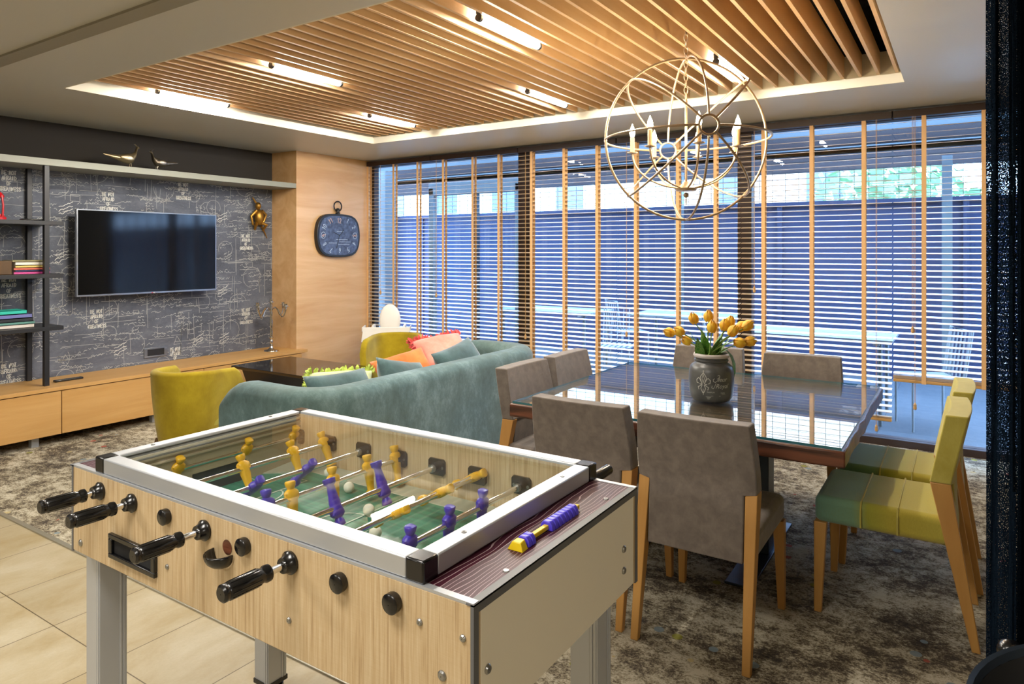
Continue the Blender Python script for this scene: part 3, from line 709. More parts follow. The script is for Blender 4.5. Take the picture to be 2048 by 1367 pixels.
# aluminium top frame
QX0, QX1, QY0, QY1 = -2.110, -.866, 1.012, 1.758; fwid = .045
for (x0, x1, y0, y1) in ((QX0+fwid, QX1-fwid, QY0, QY0+fwid), (QX0+fwid, QX1-fwid, QY1-fwid, QY1), (QX0, QX0+fwid, QY0+fwid, QY1-fwid), (QX1-fwid, QX1, QY0+fwid, QY1-fwid)):
    b = B(); b.box(x0, x1, y0, y1, .859, .901); fb(b, 'frame_rail', 'aluminium', bevel=.003)
for x in (QX0, QX1-fwid):
    for y in (QY0, QY1-fwid):
        b = B(); b.box(x-.001, x+fwid+.001, y-.001, y+fwid+.001, .857, .9025); fb(b, 'corner_cap', 'black_plastic', bevel=.004)
b = B(); b.box(QX0+fwid-.006, QX1-fwid+.006, QY0+fwid-.006, QY1-fwid+.006, .892, .897); fb(b, 'glass_cover', 'foosball_glass', smooth=False)
for (x, y) in ((QX1-.022, 1.17), (QX1-.022, 1.60), (QX0+.022, 1.17), (QX0+.022, 1.6)):
    b = B().lathe([(.001, .901), (.006, .901), (.006, .9025), (.003, .9025), (.0028, .9018), (.001, .9018)], (x, y, 0), 12, cap=False); fb(b, 'screw', 'bolt_metal')
# play box
PX0, PX1, PY0, PY1 = -2.065, -.912, 1.058, 1.712; ZP = .712
b = B(); b.box(PX0-.005, PX1+.005, PY0-.005, PY1+.005, ZP-.012, ZP); fb(b, 'playing_field', 'field_green')
b = B(); z = ZP+.0015; Mf = lambda a, c_: (a, c_, z)
cx, cy = (PX0+PX1)/2, (PY0+PY1)/2
b.ribbon([(cx, PY0), (cx, PY1)], .005, Mf); b.ribbon([(cx+.09*cos(k*pi/16), cy+.09*sin(k*pi/16)) for k in range(33)], .005, Mf)
for s in (-1, 1):
    xe = PX0 if s < 0 else PX1
    b.ribbon([(xe, cy-.2), (xe-s*.19, cy-.2), (xe-s*.19, cy+.2), (xe, cy+.2)], .005, Mf)
    b.ribbon([(xe-s*(.19+.06*sin(k*pi/10)), cy+.09*cos(k*pi/10)) for k in range(11)], .005, Mf)
    b.ribbon([(xe, cy-.11), (xe-s*.09, cy-.11), (xe-s*.09, cy+.11), (xe, cy+.11)], .005, Mf)
fb(b, 'field_lines', 'field_line', smooth=False)
for s in (-1, 1):   # raised grey ramps along the long sides and in the corners
    yb = PY0 if s < 0 else PY1
    b = B(); b.hexa([(PX0, yb, ZP), (PX1, yb, ZP), (PX1, yb-s*.055, ZP), (PX0, yb-s*.055, ZP)] if s > 0 else [(PX0, yb, ZP), (PX1, yb, ZP), (PX1, yb-s*.055, ZP), (PX0, yb-s*.055, ZP)],
                    [(PX0, yb, ZP+.014), (PX1, yb, ZP+.014), (PX1, yb-s*.054, ZP+.002), (PX0, yb-s*.054, ZP+.002)])
    for xe, q in ((PX0, 1), (PX1, -1)):
        b.add([(xe, yb, ZP+.016), (xe+q*.2, yb, ZP+.0145), (xe, yb-s*.16, ZP+.003), (xe, yb, ZP), (xe+q*.2, yb, ZP), (xe, yb-s*.16, ZP)], [(0, 1, 2), (3, 5, 4), (0, 3, 4, 1), (1, 4, 5, 2), (2, 5, 3, 0)])
    fb(b, 'ramp', 'field_grey', smooth=False)
b = B()
b.box(PX0-.008, PX1+.008, PY1, PY1+.008, ZP, .892); b.box(PX0-.008, PX1+.008, PY0-.008, PY0, ZP, .892)
fb(b, 'inner_lining', 'oak_laminate', smooth=False)
for xe, q in ((PX0, -1), (PX1, 1)):
    b = B(); xa, xb = sorted((xe, xe+q*.008)); b.box(xa, xb, PY0, PY1, ZP+.07, .892)
    b.box(xa, xb, PY0, cy-.1, ZP, ZP+.07); b.box(xa, xb, cy+.1, PY1, ZP, ZP+.07)
    for zz in (.845, .862, .876): b.box(xa-.006, xb+.006, PY0, PY1, zz, zz+.006)
    fb(b, 'end_lining', 'aluminium' if False else 'inner_board', smooth=False)
    b = B(); xa, xb = sorted((xe+q*.008, xe+q*.04)); b.box(xa, xb, cy-.1, cy+.1, ZP-.01, ZP+.08); fb(b, 'goal', 'gable_dark', smooth=False)
# players
def man():
    secs = [(-.080, .011, .012), (-.078, .014, .013), (-.066, .013, .012), (-.060, .0085, .0075), (-.045, .010, .0075), (-.030, .0115, .0085), (-.016, .0135, .0095), (-.004, .012, .0115),
            (.008, .0165, .0115), (.016, .0185, .010), (.0215, .014, .0085), (.025, .0075, .0070), (.028, .0085, .0085), (.034, .0105, .0105), (.043, .0118, .0112), (.0455, .010, .010), (.046, .0005, .0005)]
    b = B(); n = 14; vs = []; fs = []
    for z, rx, ry in secs:
        for k in range(n):
            a = 2*pi*k/n; e = 1/((abs(cos(a))**3.2+abs(sin(a))**3.2)**(1/3.2)); vs.append((ry*e*cos(a), rx*e*sin(a), z))
    for i in range(len(secs)-1):
        for k in range(n): fs.append((i*n+k, i*n+(k+1) % n, (i+1)*n+(k+1) % n, (i+1)*n+k))
    fs.append(tuple(range(n))[::-1]); fs.append(tuple((len(secs)-1)*n+k for k in range(n)))
    b.add(vs, fs)
    # arms folded along the body
    b.tf(lambda p: Vector((p.x*1.18, p.y*1.15, p.z)))
    for s in (-1, 1): b.tube([(0, s*.0195, .014), (.004, s*.019, .002), (.009, s*.011, -.003)], [.0045, .004, .0035], 7)
    return b
rodx = [-2.07, -1.90, -1.73, -1.565, -1.404, -1.245, -1.085, -.935]
menY = {1: [1.238, 1.486, 1.685], 2: [1.357, 1.55, 1.685], 3: [1.268, 1.461], 4: [1.19, 1.27, 1.422, 1.566, 1.69], 5: [1.285, 1.464], 6: [1.344, 1.53, 1.690], 7: [1.219, 1.367, 1.51], 8: [1.25, 1.39, 1.53]}
tilt = {1: 25, 2: -28, 3: 48, 4: -10, 5: 158, 6: 62, 7: 4, 8: 0}
near = {1: 1, 2: 1, 3: 0, 4: 1, 5: 0, 6: 1, 7: 0, 8: 0}
RZ = .81
man_mesh = {}
for i, x in enumerate(rodx):
    r = i+1; team = 'player_yellow' if r in (1, 2, 4, 6) else 'player_purple'
    ya, yb = (FY0-.30, FY1+.05) if near[r] else (FY0-.008, FY1+.13)
    if r == 1: ya = FY0-.27
    if r == 8: yb = FY1+.16
    b = B().cyl((x, FY0-.15 if near[r] else ya, RZ), (x, yb, RZ), .0082, 12); rod = fb(b, 'rod', 'chrome')
    for q, y in enumerate(menY[r]):
        tm = 'player_purple' if (r == 4 and q == 0) else team
        b = man(); rm = Matrix.Rotation(R(tilt[r]), 3, 'Y')
        b.tf(lambda p: rm @ p + Vector((x, y, RZ))); b.tf(fk)
        o = b.build('player', tm, rod, angle=50)
        tag(o, 'yellow player figure' if tm == 'player_yellow' else 'purple player figure')
    if near[r]:
        hy = {1: -.040, 2: -.045, 4: -.06, 6: -.055}[r]
        y1 = FY0+hy; y0 = y1-.118
        b = B().lathe([(.001, y0), (.014, y0), (.0185, y0+.004), (.0185, y0+.010), (.0166, y0+.013), (.0185, y0+.016), (.0185, y0+.088), (.0158, y0+.094), (.0158, y0+.100), (.0185, y0+.105), (.0180, y0+.114), (.012, y1), (.001, y1)], (x, 0, RZ), 20, 'Y', cap=False)
        for g_ in range(10):
            a = g_*pi/5; b.cyl((x+.0183*cos(a), y0+.018, RZ+.0183*sin(a)), (x+.0183*cos(a), y0+.086, RZ+.0183*sin(a)), .0013, 5)
        fb(b, 'handle', 'black_plastic', rod, angle=40)
        b = B().lathe([(.025, FY0), (.026, FY0-.006), (.020, FY0-.011), (.017, FY0-.024), (.010, FY0-.024), (.008, FY0-.023)], (x, 0, RZ), 20, 'Y', cap=False)
        fb(b, 'bearing', 'black_plastic', angle=40)
    else:
        b = B().lathe([(.019, FY0), (.0205, FY0-.004), (.0205, FY0-.016), (.017, FY0-.019), (.001, FY0-.0195)], (x, 0, RZ), 22, 'Y', cap=False); fb(b, 'rod_end_cap', 'black_plastic', angle=40)
        y1 = FY1+.05+(.06 if r == 8 else 0); y0 = y1+.118
        b = B().lathe([(.001, y0), (.0165, y0-.002), (.0165, y1+.01), (.012, y1), (.001, y1)], (x, 0, RZ), 18, 'Y', cap=False); fb(b, 'handle', 'black_plastic', rod)
    b = B(); pl = [(x+px_*.033, RZ+pz_*.026) for px_, pz_ in ((-1, -.7), (-.8, -1), (.8, -1), (1, -.7), (1, .7), (.8, 1), (-.8, 1), (-1, .7))]
    b.prism(pl, PY1-.001, PY1-.008); b.cyl((x, PY1-.008, RZ), (x, PY1-.024, RZ), .015, 16)
    o = fb(b, 'bearing_plate', 'black_plastic', angle=40)
    b = B()
    for s in (-1, 1): b.cyl((x+s*.024, PY1-.0078, RZ), (x+s*.024, PY1-.0098, RZ), .0045, 10)
    if not near[r]: b.cyl((x, PY1-.024, RZ), (x, PY1-.034, RZ), .012, 14)
    fb(b, 'screw', 'bolt_metal', o)
# ball return slot, ball dropper and bolts on the near side
b = B(); Y = FY0
sx0, sx1, sz0, sz1 = -2.012, -1.777, .637, .705
for (x0, x1, z0, z1) in ((sx0, sx1, sz1-.014, sz1), (sx0, sx1, sz0, sz0+.014), (sx0, sx0+.018, sz0+.014, sz1-.014), (sx1-.018, sx1, sz0+.014, sz1-.014)): b.box(x0, x1, Y-.010, Y+.004, z0, z1)
fb(b, 'ball_return', 'black_plastic', bevel=.002)
b = B(); b.box(sx0+.018, sx1-.018, Y-.001, Y+.002, sz0+.014, sz1-.014); fb(b, 'ball_return_opening', 'void_dark')
cxx, czz = -1.487, .777
b = B(); n = 14; vs = []; fs = []
for v in range(6):
    ph = v/5*pi/2
    for u in range(n+1):
        th = pi+u/n*pi; rr = .040
        vs.append((cxx+rr*cos(th)*cos(ph), Y-.004-rr*1.15*sin(ph)*(1 if True else 0), czz+rr*.95*sin(th)*cos(ph)))
for v in range(5):
    for u in range(n): q = v*(n+1)+u; fs.append((q, q+1, q+n+2, q+n+1))
b.add(vs, fs); o = fb(b, 'ball_dropper', 'black_plastic', angle=60); sm = o.modifiers.new('solid', 'SOLIDIFY'); sm.thickness = .004
b = B().lathe([(.001, Y-.0012), (.018, Y-.0012)], (cxx+.012, 0, czz+.012), 18, 'Y', cap=False); fb(b, 'dropper_hole', 'plank_edge')
for (x, z, r_) in ((-.871, .788, .007), (-.767, .789, .007), (-.816, .704, .010), (-1.25, .680, .007), (-1.73, .678, .007), (-2.186, .634, .010), (-2.225, .767, .005)):
    b = B().lathe([(r_, Y), (r_, Y-.002), (r_*.7, Y-.0045), (.001, Y-.005)], (x, 0, z), 14, 'Y', cap=False); fb(b, 'bolt', 'bolt_metal')
for (y, z) in ((1.667, .719), (1.667, .663), (1.051, .719), (1.051, .65)):
    b = B().lathe([(.0095, FX1), (.0095, FX1+.002), (.007, FX1+.005), (.001, FX1+.0055)], (0, y, z), 14, 'X', cap=False); fb(b, 'bolt', 'bolt_metal')
# legs with feet
for x in (-2.165, -.835):
    for y in (1.085, 1.660):
        lx = x-.028 if (x < -2 and y < 1.3) else x
        b = B(); h = .040; b.box(lx-h, lx+h, y-h, y+h, ZF+.035, .603)
        for s in (.55, .8):
            b.box(lx+s*h-.004, lx+s*h+.004, y-h-.0025, y-h, ZF+.035, .603); b.box(lx+h, lx+h+.0025, y+s*h-.004, y+s*h+.004, ZF+.035, .603)
        fb(b, 'leg', 'alu_leg', bevel=.003)
        b = B().lathe([(.044, ZF), (.047, ZF+.006), (.046, ZF+.024), (.030, ZF+.030), (.030, ZF+.036)], (lx, y, 0), 20); b.box(lx-h-.003, lx+h+.003, y-h-.003, y+h+.003, ZF+.034, ZF+.05)
        fb(b, 'foot', 'black_plastic', angle=40)
# bead scorer on the right shelf
b = B(); zz = .8565
b.hexa([(-.822, 1.236, zz), (-.782, 1.236, zz), (-.784, 1.262, zz), (-.820, 1.262, zz)], [(-.812, 1.240, zz+.018), (-.790, 1.240, zz+.018), (-.792, 1.260, zz+.020), (-.810, 1.260, zz+.020)])
b.box(-.8065, -.7945, 1.26, 1.52, zz+.004, zz+.014)
so = fb(b, 'score_counter', 'scorer_yellow', bevel=.0015)
for y in [1.265, 1.281]+[1.366+.0165*k for k in range(8)]:
    b = B().prism([(-.818, zz+.0005), (-.783, zz+.0005), (-.786, zz+.014), (-.792, zz+.022), (-.809, zz+.022), (-.815, zz+.014)], y, y+.0145); fb(b, 'score_bead', 'bead_purple', so, bevel=.002)
b = B()
for (x, y) in ((-.767, 1.15), (-.773, 1.624)): b.lathe([(.007, .8565), (.006, .859), (.001, .859)], (x, y, 0), 12, cap=False)
fb(b, 'shelf_screw', 'bolt_metal')
# balls lying on the field
bp = None
for (x, y, lab) in ((-1.842, 1.655, 'white ball by the far edge of the playing field, farthest from the viewer'), (-1.672, 1.585, 'white ball on the field between the purple and yellow players'),
                    (-1.478, 1.480, 'white ball on the centre line of the field'), (-1.345, 1.372, 'white ball nearest the front rail of the football table')):
    p = fk((x, y, ZP+.017))+FR
    if bp is None:
        bp = B().sph((0, 0, 0), .0160, 18, 12).build('table_football_ball', 'ball_white', None, tuple(p)); tag(bp, lab, 'ball', 'balls in the football table')
    else:
        o = bp.copy(); COL.objects.link(o); o.location = p; o['label'] = lab

# ------------------------------------------------------------------ swept upholstered walls
def sweep(path, t, z0, top, rtop, taper=0.0, zb_in=None, nseg=6):
    """path: centre points; top(i) height; rounded top; outer side tapers in towards the floor"""
    b = B(); n = len(path); secs = []
    for i, p in enumerate(path):
        a = Vector(path[min(i+1, n-1)])-Vector(path[max(i-1, 0)]); a = Vector((a.x, a.y, 0)).normalized(); nrm = Vector((a.y, -a.x, 0))
        H = top(i); s = []
        zi = z0 if zb_in is None else zb_in
        for k in range(5):
            z = z0+(H-rtop-z0)*k/4; s.append((t/2-taper*(1-k/4)**1.6, z))
        for k in range(1, nseg): an = pi/2*k/nseg; s.append((t/2-rtop+rtop*cos(an), H-rtop+rtop*sin(an)))
        for k in range(0, nseg+1): an = pi/2+pi/2*k/nseg; s.append((-t/2+rtop+rtop*cos(an), H-rtop+rtop*sin(an)))
        for k in range(1, 4): z = H-rtop-(H-rtop-zi)*k/3; s.append((-t/2-(taper if zb_in is None else 0)*(k/3)**1.6*0.9, z))
        secs.append([Vector(p)+nrm*a_+Vector((0, 0, z)) for a_, z in s])
    m_ = len(secs[0]); vs = [q for g in secs for q in g]; fs = []
    for i in range(n-1):
        for k in range(m_): fs.append((i*m_+k, i*m_+(k+1) % m_, (i+1)*m_+(k+1) % m_, (i+1)*m_+k))
    fs.append(tuple(range(m_))); fs.append(tuple((n-1)*m_+k for k in range(m_))[::-1])
    return b.add(vs, fs)

# sofa
sx_, sy_ = -3.28, 3.70
sf = thing('sofa', 'low blue-green velvet sofa with rounded corners, its back to the viewer', 'sofa', (sx_, sy_, 0))
SB, SA, SYn, SYf = -2.86, -3.70, 2.47, 4.93; th = .20; cr = .26
path = []
xb = SB-th/2; yn = SYn+th/2; yf = SYf-th/2
for k in range(9): path.append((SA+(xb-cr-SA)*k/8, yn))
for k in range(1, 9): a = -pi/2+pi/2*k/8; path.append((xb-cr+cr*cos(a), yn+cr+cr*sin(a)))
for k in range(1, 12): path.append((xb, yn+cr+(yf-cr-yn-cr)*k/12))
for k in range(0, 9): a = pi/2*k/8; path.append((xb-cr+cr*cos(a), yf-cr+cr*sin(a)))
for k in range(1, 9): path.append((xb-cr+(SA-xb+cr)*k/8, yf))
n_ = len(path)
def stop(i):
    d = min(i, n_-1-i); x = d*(xb-cr-SA)/8
    return .725-(.10*(1-min(1, x/.17))**2)
b = sweep([(x-sx_, y-sy_, 0) for x, y in path], th, .07, stop, .075)
b.build('body', 'sofa_velvet', sf, angle=50)
B().box(SA+.03-sx_, xb-.05-sx_, yn+.08-sy_, yf-.08-sy_, .07, .25).build('seat_base', 'sofa_velvet', sf, bevel=.02)
for a_, c_ in ((yn+.10, sy_-.005), (sy_+.005, yf-.10)):
    B().box(SA+.0-sx_, xb-.10-sx_, a_-sy_, c_-sy_, .25, .37).build('seat_cushion', 'sofa_velvet', sf, bevel=.045, seg=4)
for x in (SA+.1, SB-.15):
    for y in (SYn+.15, SYf-.15): B().cyl((x-sx_, y-sy_, 0), (x-sx_, y-sy_, .075), .025, 12, .03).build('leg', 'dark_leg', sf)

# cushions
def pillow(w, h, t, n=14, pinch=.10, seed=0):
    b = B(); rn = random.Random(seed); ph = rn.random()*6
    vs = []; fs = []
    for s in (1, -1):
        for j in range(n+1):
            for i in range(n+1):
                u, v = i/n*2-1, j/n*2-1
                k = ((1-u**4)*(1-v**4))**.5
                x = u*w/2*(1-pinch*(1-v*v)*abs(u)**2*.6); y = v*h/2*(1-pinch*(1-u*u)*abs(v)**2*.6)
                vs.append((x, s*(t/2*k+.004)+.006*sin(5*u+ph)*sin(4*v+ph)*k, y))
    m_ = (n+1)**2
    for j in range(n):
        for i in range(n): a = j*(n+1)+i; fs.append((a, a+1, a+n+2, a+n+1)); fs.append((m_+a, m_+a+n+1, m_+a+n+2, m_+a+1))
    for i in range(n):
        for a, c_ in ((i, i+1), (n*(n+1)+i, n*(n+1)+i+1), (i*(n+1), (i+1)*(n+1)), (i*(n+1)+n, (i+1)*(n+1)+n)): fs.append((a, c_, m_+c_, m_+a))
    return b.add(vs, fs)
def cushion(name, lab, mat_, w, h, t, loc, rot, ruff=None, seed=0, group=None, sides='tlr'):
    tt = thing(name, lab, 'cushion', loc, 0, group); tt.rotation_euler = [R(q) for q in rot]
    pillow(w, h, t, seed=seed).build('cover', mat_, tt, angle=70)
    if ruff:
        b = B(); rn = random.Random(seed)
        segs = []
        for s in 'tblr':
            if s not in sides: continue
            for k in range(34):
                u = k/33*2-1
                segs.append({'t': (u*w/2, h/2, 0, 1), 'b': (u*w/2, -h/2, 0, -1), 'l': (-w/2, u*h/2, -1, 0), 'r': (w/2, u*h/2, 1, 0)}[s])
        for (x, z, dx, dz) in segs:
            for q in range(2):
                l = rn.uniform(.03, .055); sw = rn.uniform(-.025, .025); yy = rn.uniform(-.03, .03); ww = rn.uniform(.008, .015)
                tx, tz = -dz, dx
                p0 = Vector((x-dx*.012, rn.uniform(-.012, .012), z-dz*.012)); p2 = p0+Vector((dx*l+tx*sw, yy, dz*l+tz*sw)); p1 = (p0+p2)/2+Vector((0, rn.uniform(-.015, .015), 0))
                wv = Vector((tx*ww, rn.uniform(-.006, .006), tz*ww))
                b.add([tuple(p0-wv*.6), tuple(p0+wv*.6), tuple(p1+wv), tuple(p1-wv), tuple(p2+wv*.3), tuple(p2-wv*.3)], [(0, 1, 2, 3), (3, 2, 4, 5)])
        b.build('ruffle', ruff, tt, smooth=False)
    return tt
cushion('cushion', 'blue-green velvet cushion at the left, partly under the pale ruffled one', 'teal_cushion', .44, .44, .15, (-3.17, 2.98, .555), (-34, 0, 80), seed=1)
cushion('cushion', 'blue-green velvet cushion in the middle of the sofa, in front of the orange one', 'teal_cushion', .42, .42, .15, (-3.20, 3.55, .555), (-30, 12, 86), seed=2)
cushion('cushion', 'blue-green velvet cushion under the pink ruffled one', 'teal_cushion', .46, .46, .15, (-3.18, 4.20, .575), (-30, -10, 90), seed=3)
cushion('cushion', 'pale cream and green cushion with leafy green ruffled edge', 'green_cushion', .42, .34, .12, (-3.47, 3.22, .56), (-52, 0, 48), 'green_ruffle', 5, sides='tl')
cushion('cushion', 'orange cushion leaning against the sofa back before the yellow armchair', 'orange_cushion', .44, .38, .12, (-3.46, 3.86, .58), (-46, -10, 70), seed=6)
cushion('cushion', 'salmon pink cushion with red ruffled edge near the window end', 'pink_cushion', .42, .36, .14, (-3.44, 4.27, .69), (-56, -6, 62), 'red_ruffle', 8, sides='tl')

# tub armchairs
def armchair(lab):
    t = thing('armchair', lab, 'armchair', (0, 0, 0), 0, 'mustard yellow tub armchairs')
    path = []
    for k in range(6): q = k/6; path.append((.272-.037*q, -.235+.225*q, 0))
    for k in range(17): a = pi*k/16; path.append((.235*cos(a), .0+.245*sin(a), 0))
    for k in range(1, 7): q = k/6; path.append((-.235-.037*q, -.01-.225*q, 0))
    nn = len(path)-1
    def top(i):
        d = min(i, nn-i)/nn
        return .695-.025*(1-min(1, d/.35))-.09*max(0, 1-d/.07)**2
    b = sweep(path, .060, .20, top, .028, taper=.050)
    b.build('shell', 'mustard_velvet', t, angle=50)
    B().lathe([(.001, .20), (.20, .20), (.235, .30), (.245, .40), (.235, .43), (.20, .445), (.001, .45)], (0, -.02, 0), 28, cap=False).build('seat', 'mustard_inner', t, angle=60)
    for x, y in ((-.17, -.17), (.17, -.17), (-.17, .17), (.17, .17)):
        B().cyl((x*1.2, y*1.2, 0), (x*.9, y*.9, .215), .011, 12, .019).build('leg', 'dark_leg', t)
    return t
a1 = armchair('mustard tub armchair at the left, seen from behind in front of the low cabinet')
a1.location = (-4.54, 2.81, 0); a1.rotation_euler = (0, 0, pi+R(22)); a1.scale = (.93, .93, .98)
copy_tree(a1, (-4.51, 4.88, 0), R(34), 'mustard tub armchair behind the coffee table, in front of the white high chair')

for o in COL.objects:
    if o.name == 'armchair.001': o.scale = (1, 1, 1)
# coffee table
t = thing('coffee_table', 'glossy black coffee table with overhanging top and tapering sides', 'table', (-5.0, 4.18, 0))
B().box(-.58, .57, -.33, .33, .425, .45).build('tabletop', 'coffee_black', t, bevel=.003)
B().hexa([(-.38, -.22, .06), (.38, -.22, .06), (.38, .22, .06), (-.38, .22, .06)], [(-.50, -.28, .425), (.50, -.28, .425), (.50, .28, .425), (-.50, .28, .425)]).build('body', 'coffee_side', t, bevel=.004)
B().box(-.36, .36, -.2, .2, 0, .06).build('plinth', 'black_matte', t)

# high chair by the window
t = thing('high_chair', 'white plastic baby high chair with tray behind the farther yellow armchair', 'high chair', (-5.16, 5.47, 0), R(38))
b = B()
vs = []; fs = []; nb, mb_ = 12, 8
B().sph((0, .10, .74), (.115, .03, .175), 20, 14).build('backrest', 'white_plastic', t, angle=60)
B().box(-.15, .15, -.14, .13, .55, .60).build('seat', 'white_plastic', t, bevel=.02, seg=3)
for s in (-1, 1):
    b = B(); pl = []
    for k in range(9): a = pi*k/8; pl.append((.0+.06*cos(a)-.0, .575+.055*sin(a)))
    pl = [(-.15, .575), (-.14, .68), (-.05, .70), (.10, .70), (.14, .575), (.07, .575)]+[(.0+.07*cos(pi*k/6), .575+.06*sin(pi*k/6)) for k in range(1, 6)]+[(-.07, .575)]
    b.prism(pl, s*.165-.012, s*.165+.012, 'YZ'); b.build('armrest', 'white_plastic', t, bevel=.003)
    for y in (-.13, .13): B().cyl((s*.15, y, .56), (s*.25, y*1.75, 0), .016, 12, .013).build('leg', 'white_plastic', t)
B().box(-.24, .24, -.34, -.10, .665, .685).box(-.24, .24, -.345, -.335, .665, .71).box(-.245, -.235, -.34, -.10, .665, .71).box(.235, .245, -.34, -.1, .665, .71).hexa([(-.25, -.35, .56), (.25, -.35, .56), (.25, -.335, .56), (-.25, -.335, .56)], [(-.235, -.345, .67), (.235, -.345, .67), (.235, -.335, .67), (-.235, -.335, .67)]).build('tray', 'white_plastic', t, bevel=.003)

# ------------------------------------------------------------------ tv wall furniture
# low cabinet: a run of units under one top
o = B().box(XW+.002, -5.835, .6, 4.945, .418, .446).build('cabinet_top', 'oak_y', bevel=.002); tag(o, 'long oak worktop running under the television and shelves', 'worktop')
def unit(y0, y1, lab, leg_y):
    t = thing('low_cabinet', lab, 'cabinet', (-6.08, (y0+y1)/2, 0), 0, 'oak units of the low tv cabinet'); cy_ = (y0+y1)/2
    B().box(-.25, .215, y0-cy_+.002, y1-cy_-.002, .085, .416).build('body', 'oak_y', t)
    B().box(.217, .236, y0-cy_+.002, y1-cy_-.002, .080, .412).build('door', 'oak_y', t, bevel=.0015)
    for y in leg_y:
        B().box(.12, .17, y-cy_-.025, y-cy_+.025, 0, .085).build('leg', 'alu_leg', t)
    return t
unit(.62, 2.555, 'oak cabinet unit at the left end, below the bookshelf', (1.2, 2.4))
unit(2.557, 3.75, 'oak cabinet unit in the middle, below the television', (3.33,))
unit(3.752, 4.875, 'oak cabinet unit behind the coffee table, beside the oak pier', (4.6,))
o = B().box(XW+.002, XF, -1.5, 4.88, 2.158, 2.211).build('wall_shelf', 'shelf_grey', bevel=.002); tag(o, 'long grey box shelf high on the chalkboard wall, holding two birds', 'shelf')

# bookshelf
t = thing('bookshelf', 'open black shelf unit of boards and posts at the left edge', 'shelf', (-6.1, 2.0, .446))
for x, y in ((-5.965, 2.497), (-6.318, 2.52)):
    for yy in (y, y-1.4):
        B().box(x+6.1-.018, x+6.1+.018, yy-2.0-.018, yy-2.0+.018, 0, 2.157-.446).build('post', 'shelf_black', t, bevel=.002)
for z in (1.728, 1.315, .905):
    B().box(-.235, .155, -1.1, .615, z-.446-.032, z-.446).build('board', 'shelf_black', t, bevel=.002)
def book(y0, y1, z, h, colr, lab, d=.17, rot=0.0, x=-6.1, grp='books lying on the open shelf'):
    t = thing('book', lab, 'book', (x, (y0+y1)/2, z), rot, grp); w = (y1-y0)/2
    mn = 'bookcover_'+colr
    if mn not in MATS: base(mn, '#'+colr, 0.5)
    B().box(-d/2, d/2, -w, w, 0, h*.12).box(-d/2, d/2, -w, w, h*.88, h).box(d/2-.004, d/2, -w, w, 0, h).build('cover', mn, t, smooth=False)
    B().box(-d/2+.004, d/2-.005, -w+.003, w-.003, h*.12, h*.88).build('pages', 'page_white', t, smooth=False)
base('page_white', '#e4dccb', 0.8)
z = 1.3155
for h, col_, lab, a, c_ in ((.020, 'c9478e', 'pink book at the bottom of the middle shelf stack', 2.30, 2.545), (.012, '2b2f5c', 'navy book in the middle shelf stack, just above the pink one', 2.31, 2.548),
                            (.017, 'd86a52', 'coral book in the middle shelf stack, above the navy one', 2.30, 2.545), (.018, 'd9bf6a', 'straw yellow book in the middle shelf stack', 2.31, 2.54),
                            (.026, 'e3dfd2', 'thick white book in the middle shelf stack, second from the top', 2.31, 2.54), (.013, '9a9468', 'olive grey book on top of the middle shelf stack', 2.29, 2.53)):
    book(a, c_, z, h, col_, lab); z += h+.0005
z = .9055
for h, col_, lab, a, c_ in ((.028, 'd8cfc6', 'cream book at the bottom of the lower shelf stack', 2.16, 2.435), (.020, '5d8f86', 'grey-green book in the lower shelf stack, above the cream one', 2.16, 2.44),
                            (.026, '20242c', 'dark book in the lower shelf stack, in the middle', 2.15, 2.43), (.032, '6a6fa8', 'violet blue book in the lower shelf stack, second from the top', 2.15, 2.42), (.030, '2bb8a4', 'turquoise book on top of the lower shelf stack', 2.12, 2.385)):
    book(a, c_, z, h, col_, lab); z += h+.0005
o = B().box(-.02, .05, -.05, .05, 0, .105).build('wooden_block', 'dark_leg', None, (-6.06, 2.235, 1.3155), bevel=.004); tag(o, 'dark wooden block beside the stack on the middle shelf', 'bookend')
o = B().box(-.03, .03, -.08, .08, 0, .012).build('spectacle_case', 'black_plastic', None, (-6.0, 2.42, 1.7285), bevel=.004); tag(o, 'slim black case lying on the top shelf by the red lantern', 'case')
t = thing('lantern', 'red metal lantern on the top board of the black shelf', 'lantern', (-6.12, 2.225, 1.7285))
B().lathe([(.001, 0), (.062, 0), (.062, .022), (.05, .03), (.045, .045)], n=20).build('base', 'red_metal', t)
B().lathe([(.045, .17), (.05, .18), (.035, .205), (.02, .215), (.02, .23), (.001, .232)], n=20).build('cap', 'red_metal', t)
b = B()
for k in range(4): a = k*pi/2+.4; b.tube([(.052*cos(a), .052*sin(a), .02), (.058*cos(a), .058*sin(a), .11), (.048*cos(a), .048*sin(a), .185)], .006, 8)
b.build('cage', 'red_metal', t); B().lathe([(.035, .045), (.042, .09), (.04, .14), (.03, .17)], n=20, cap=False).build('glass_chimney', 'terrace_glass', t)
o = B().box(-.022, .022, -.105, .105, 0, .016).build('remote_control', 'black_plastic', None, (-6.06, 2.70, .4465), bevel=.004); tag(o, 'black remote control lying on the oak worktop', 'remote control')

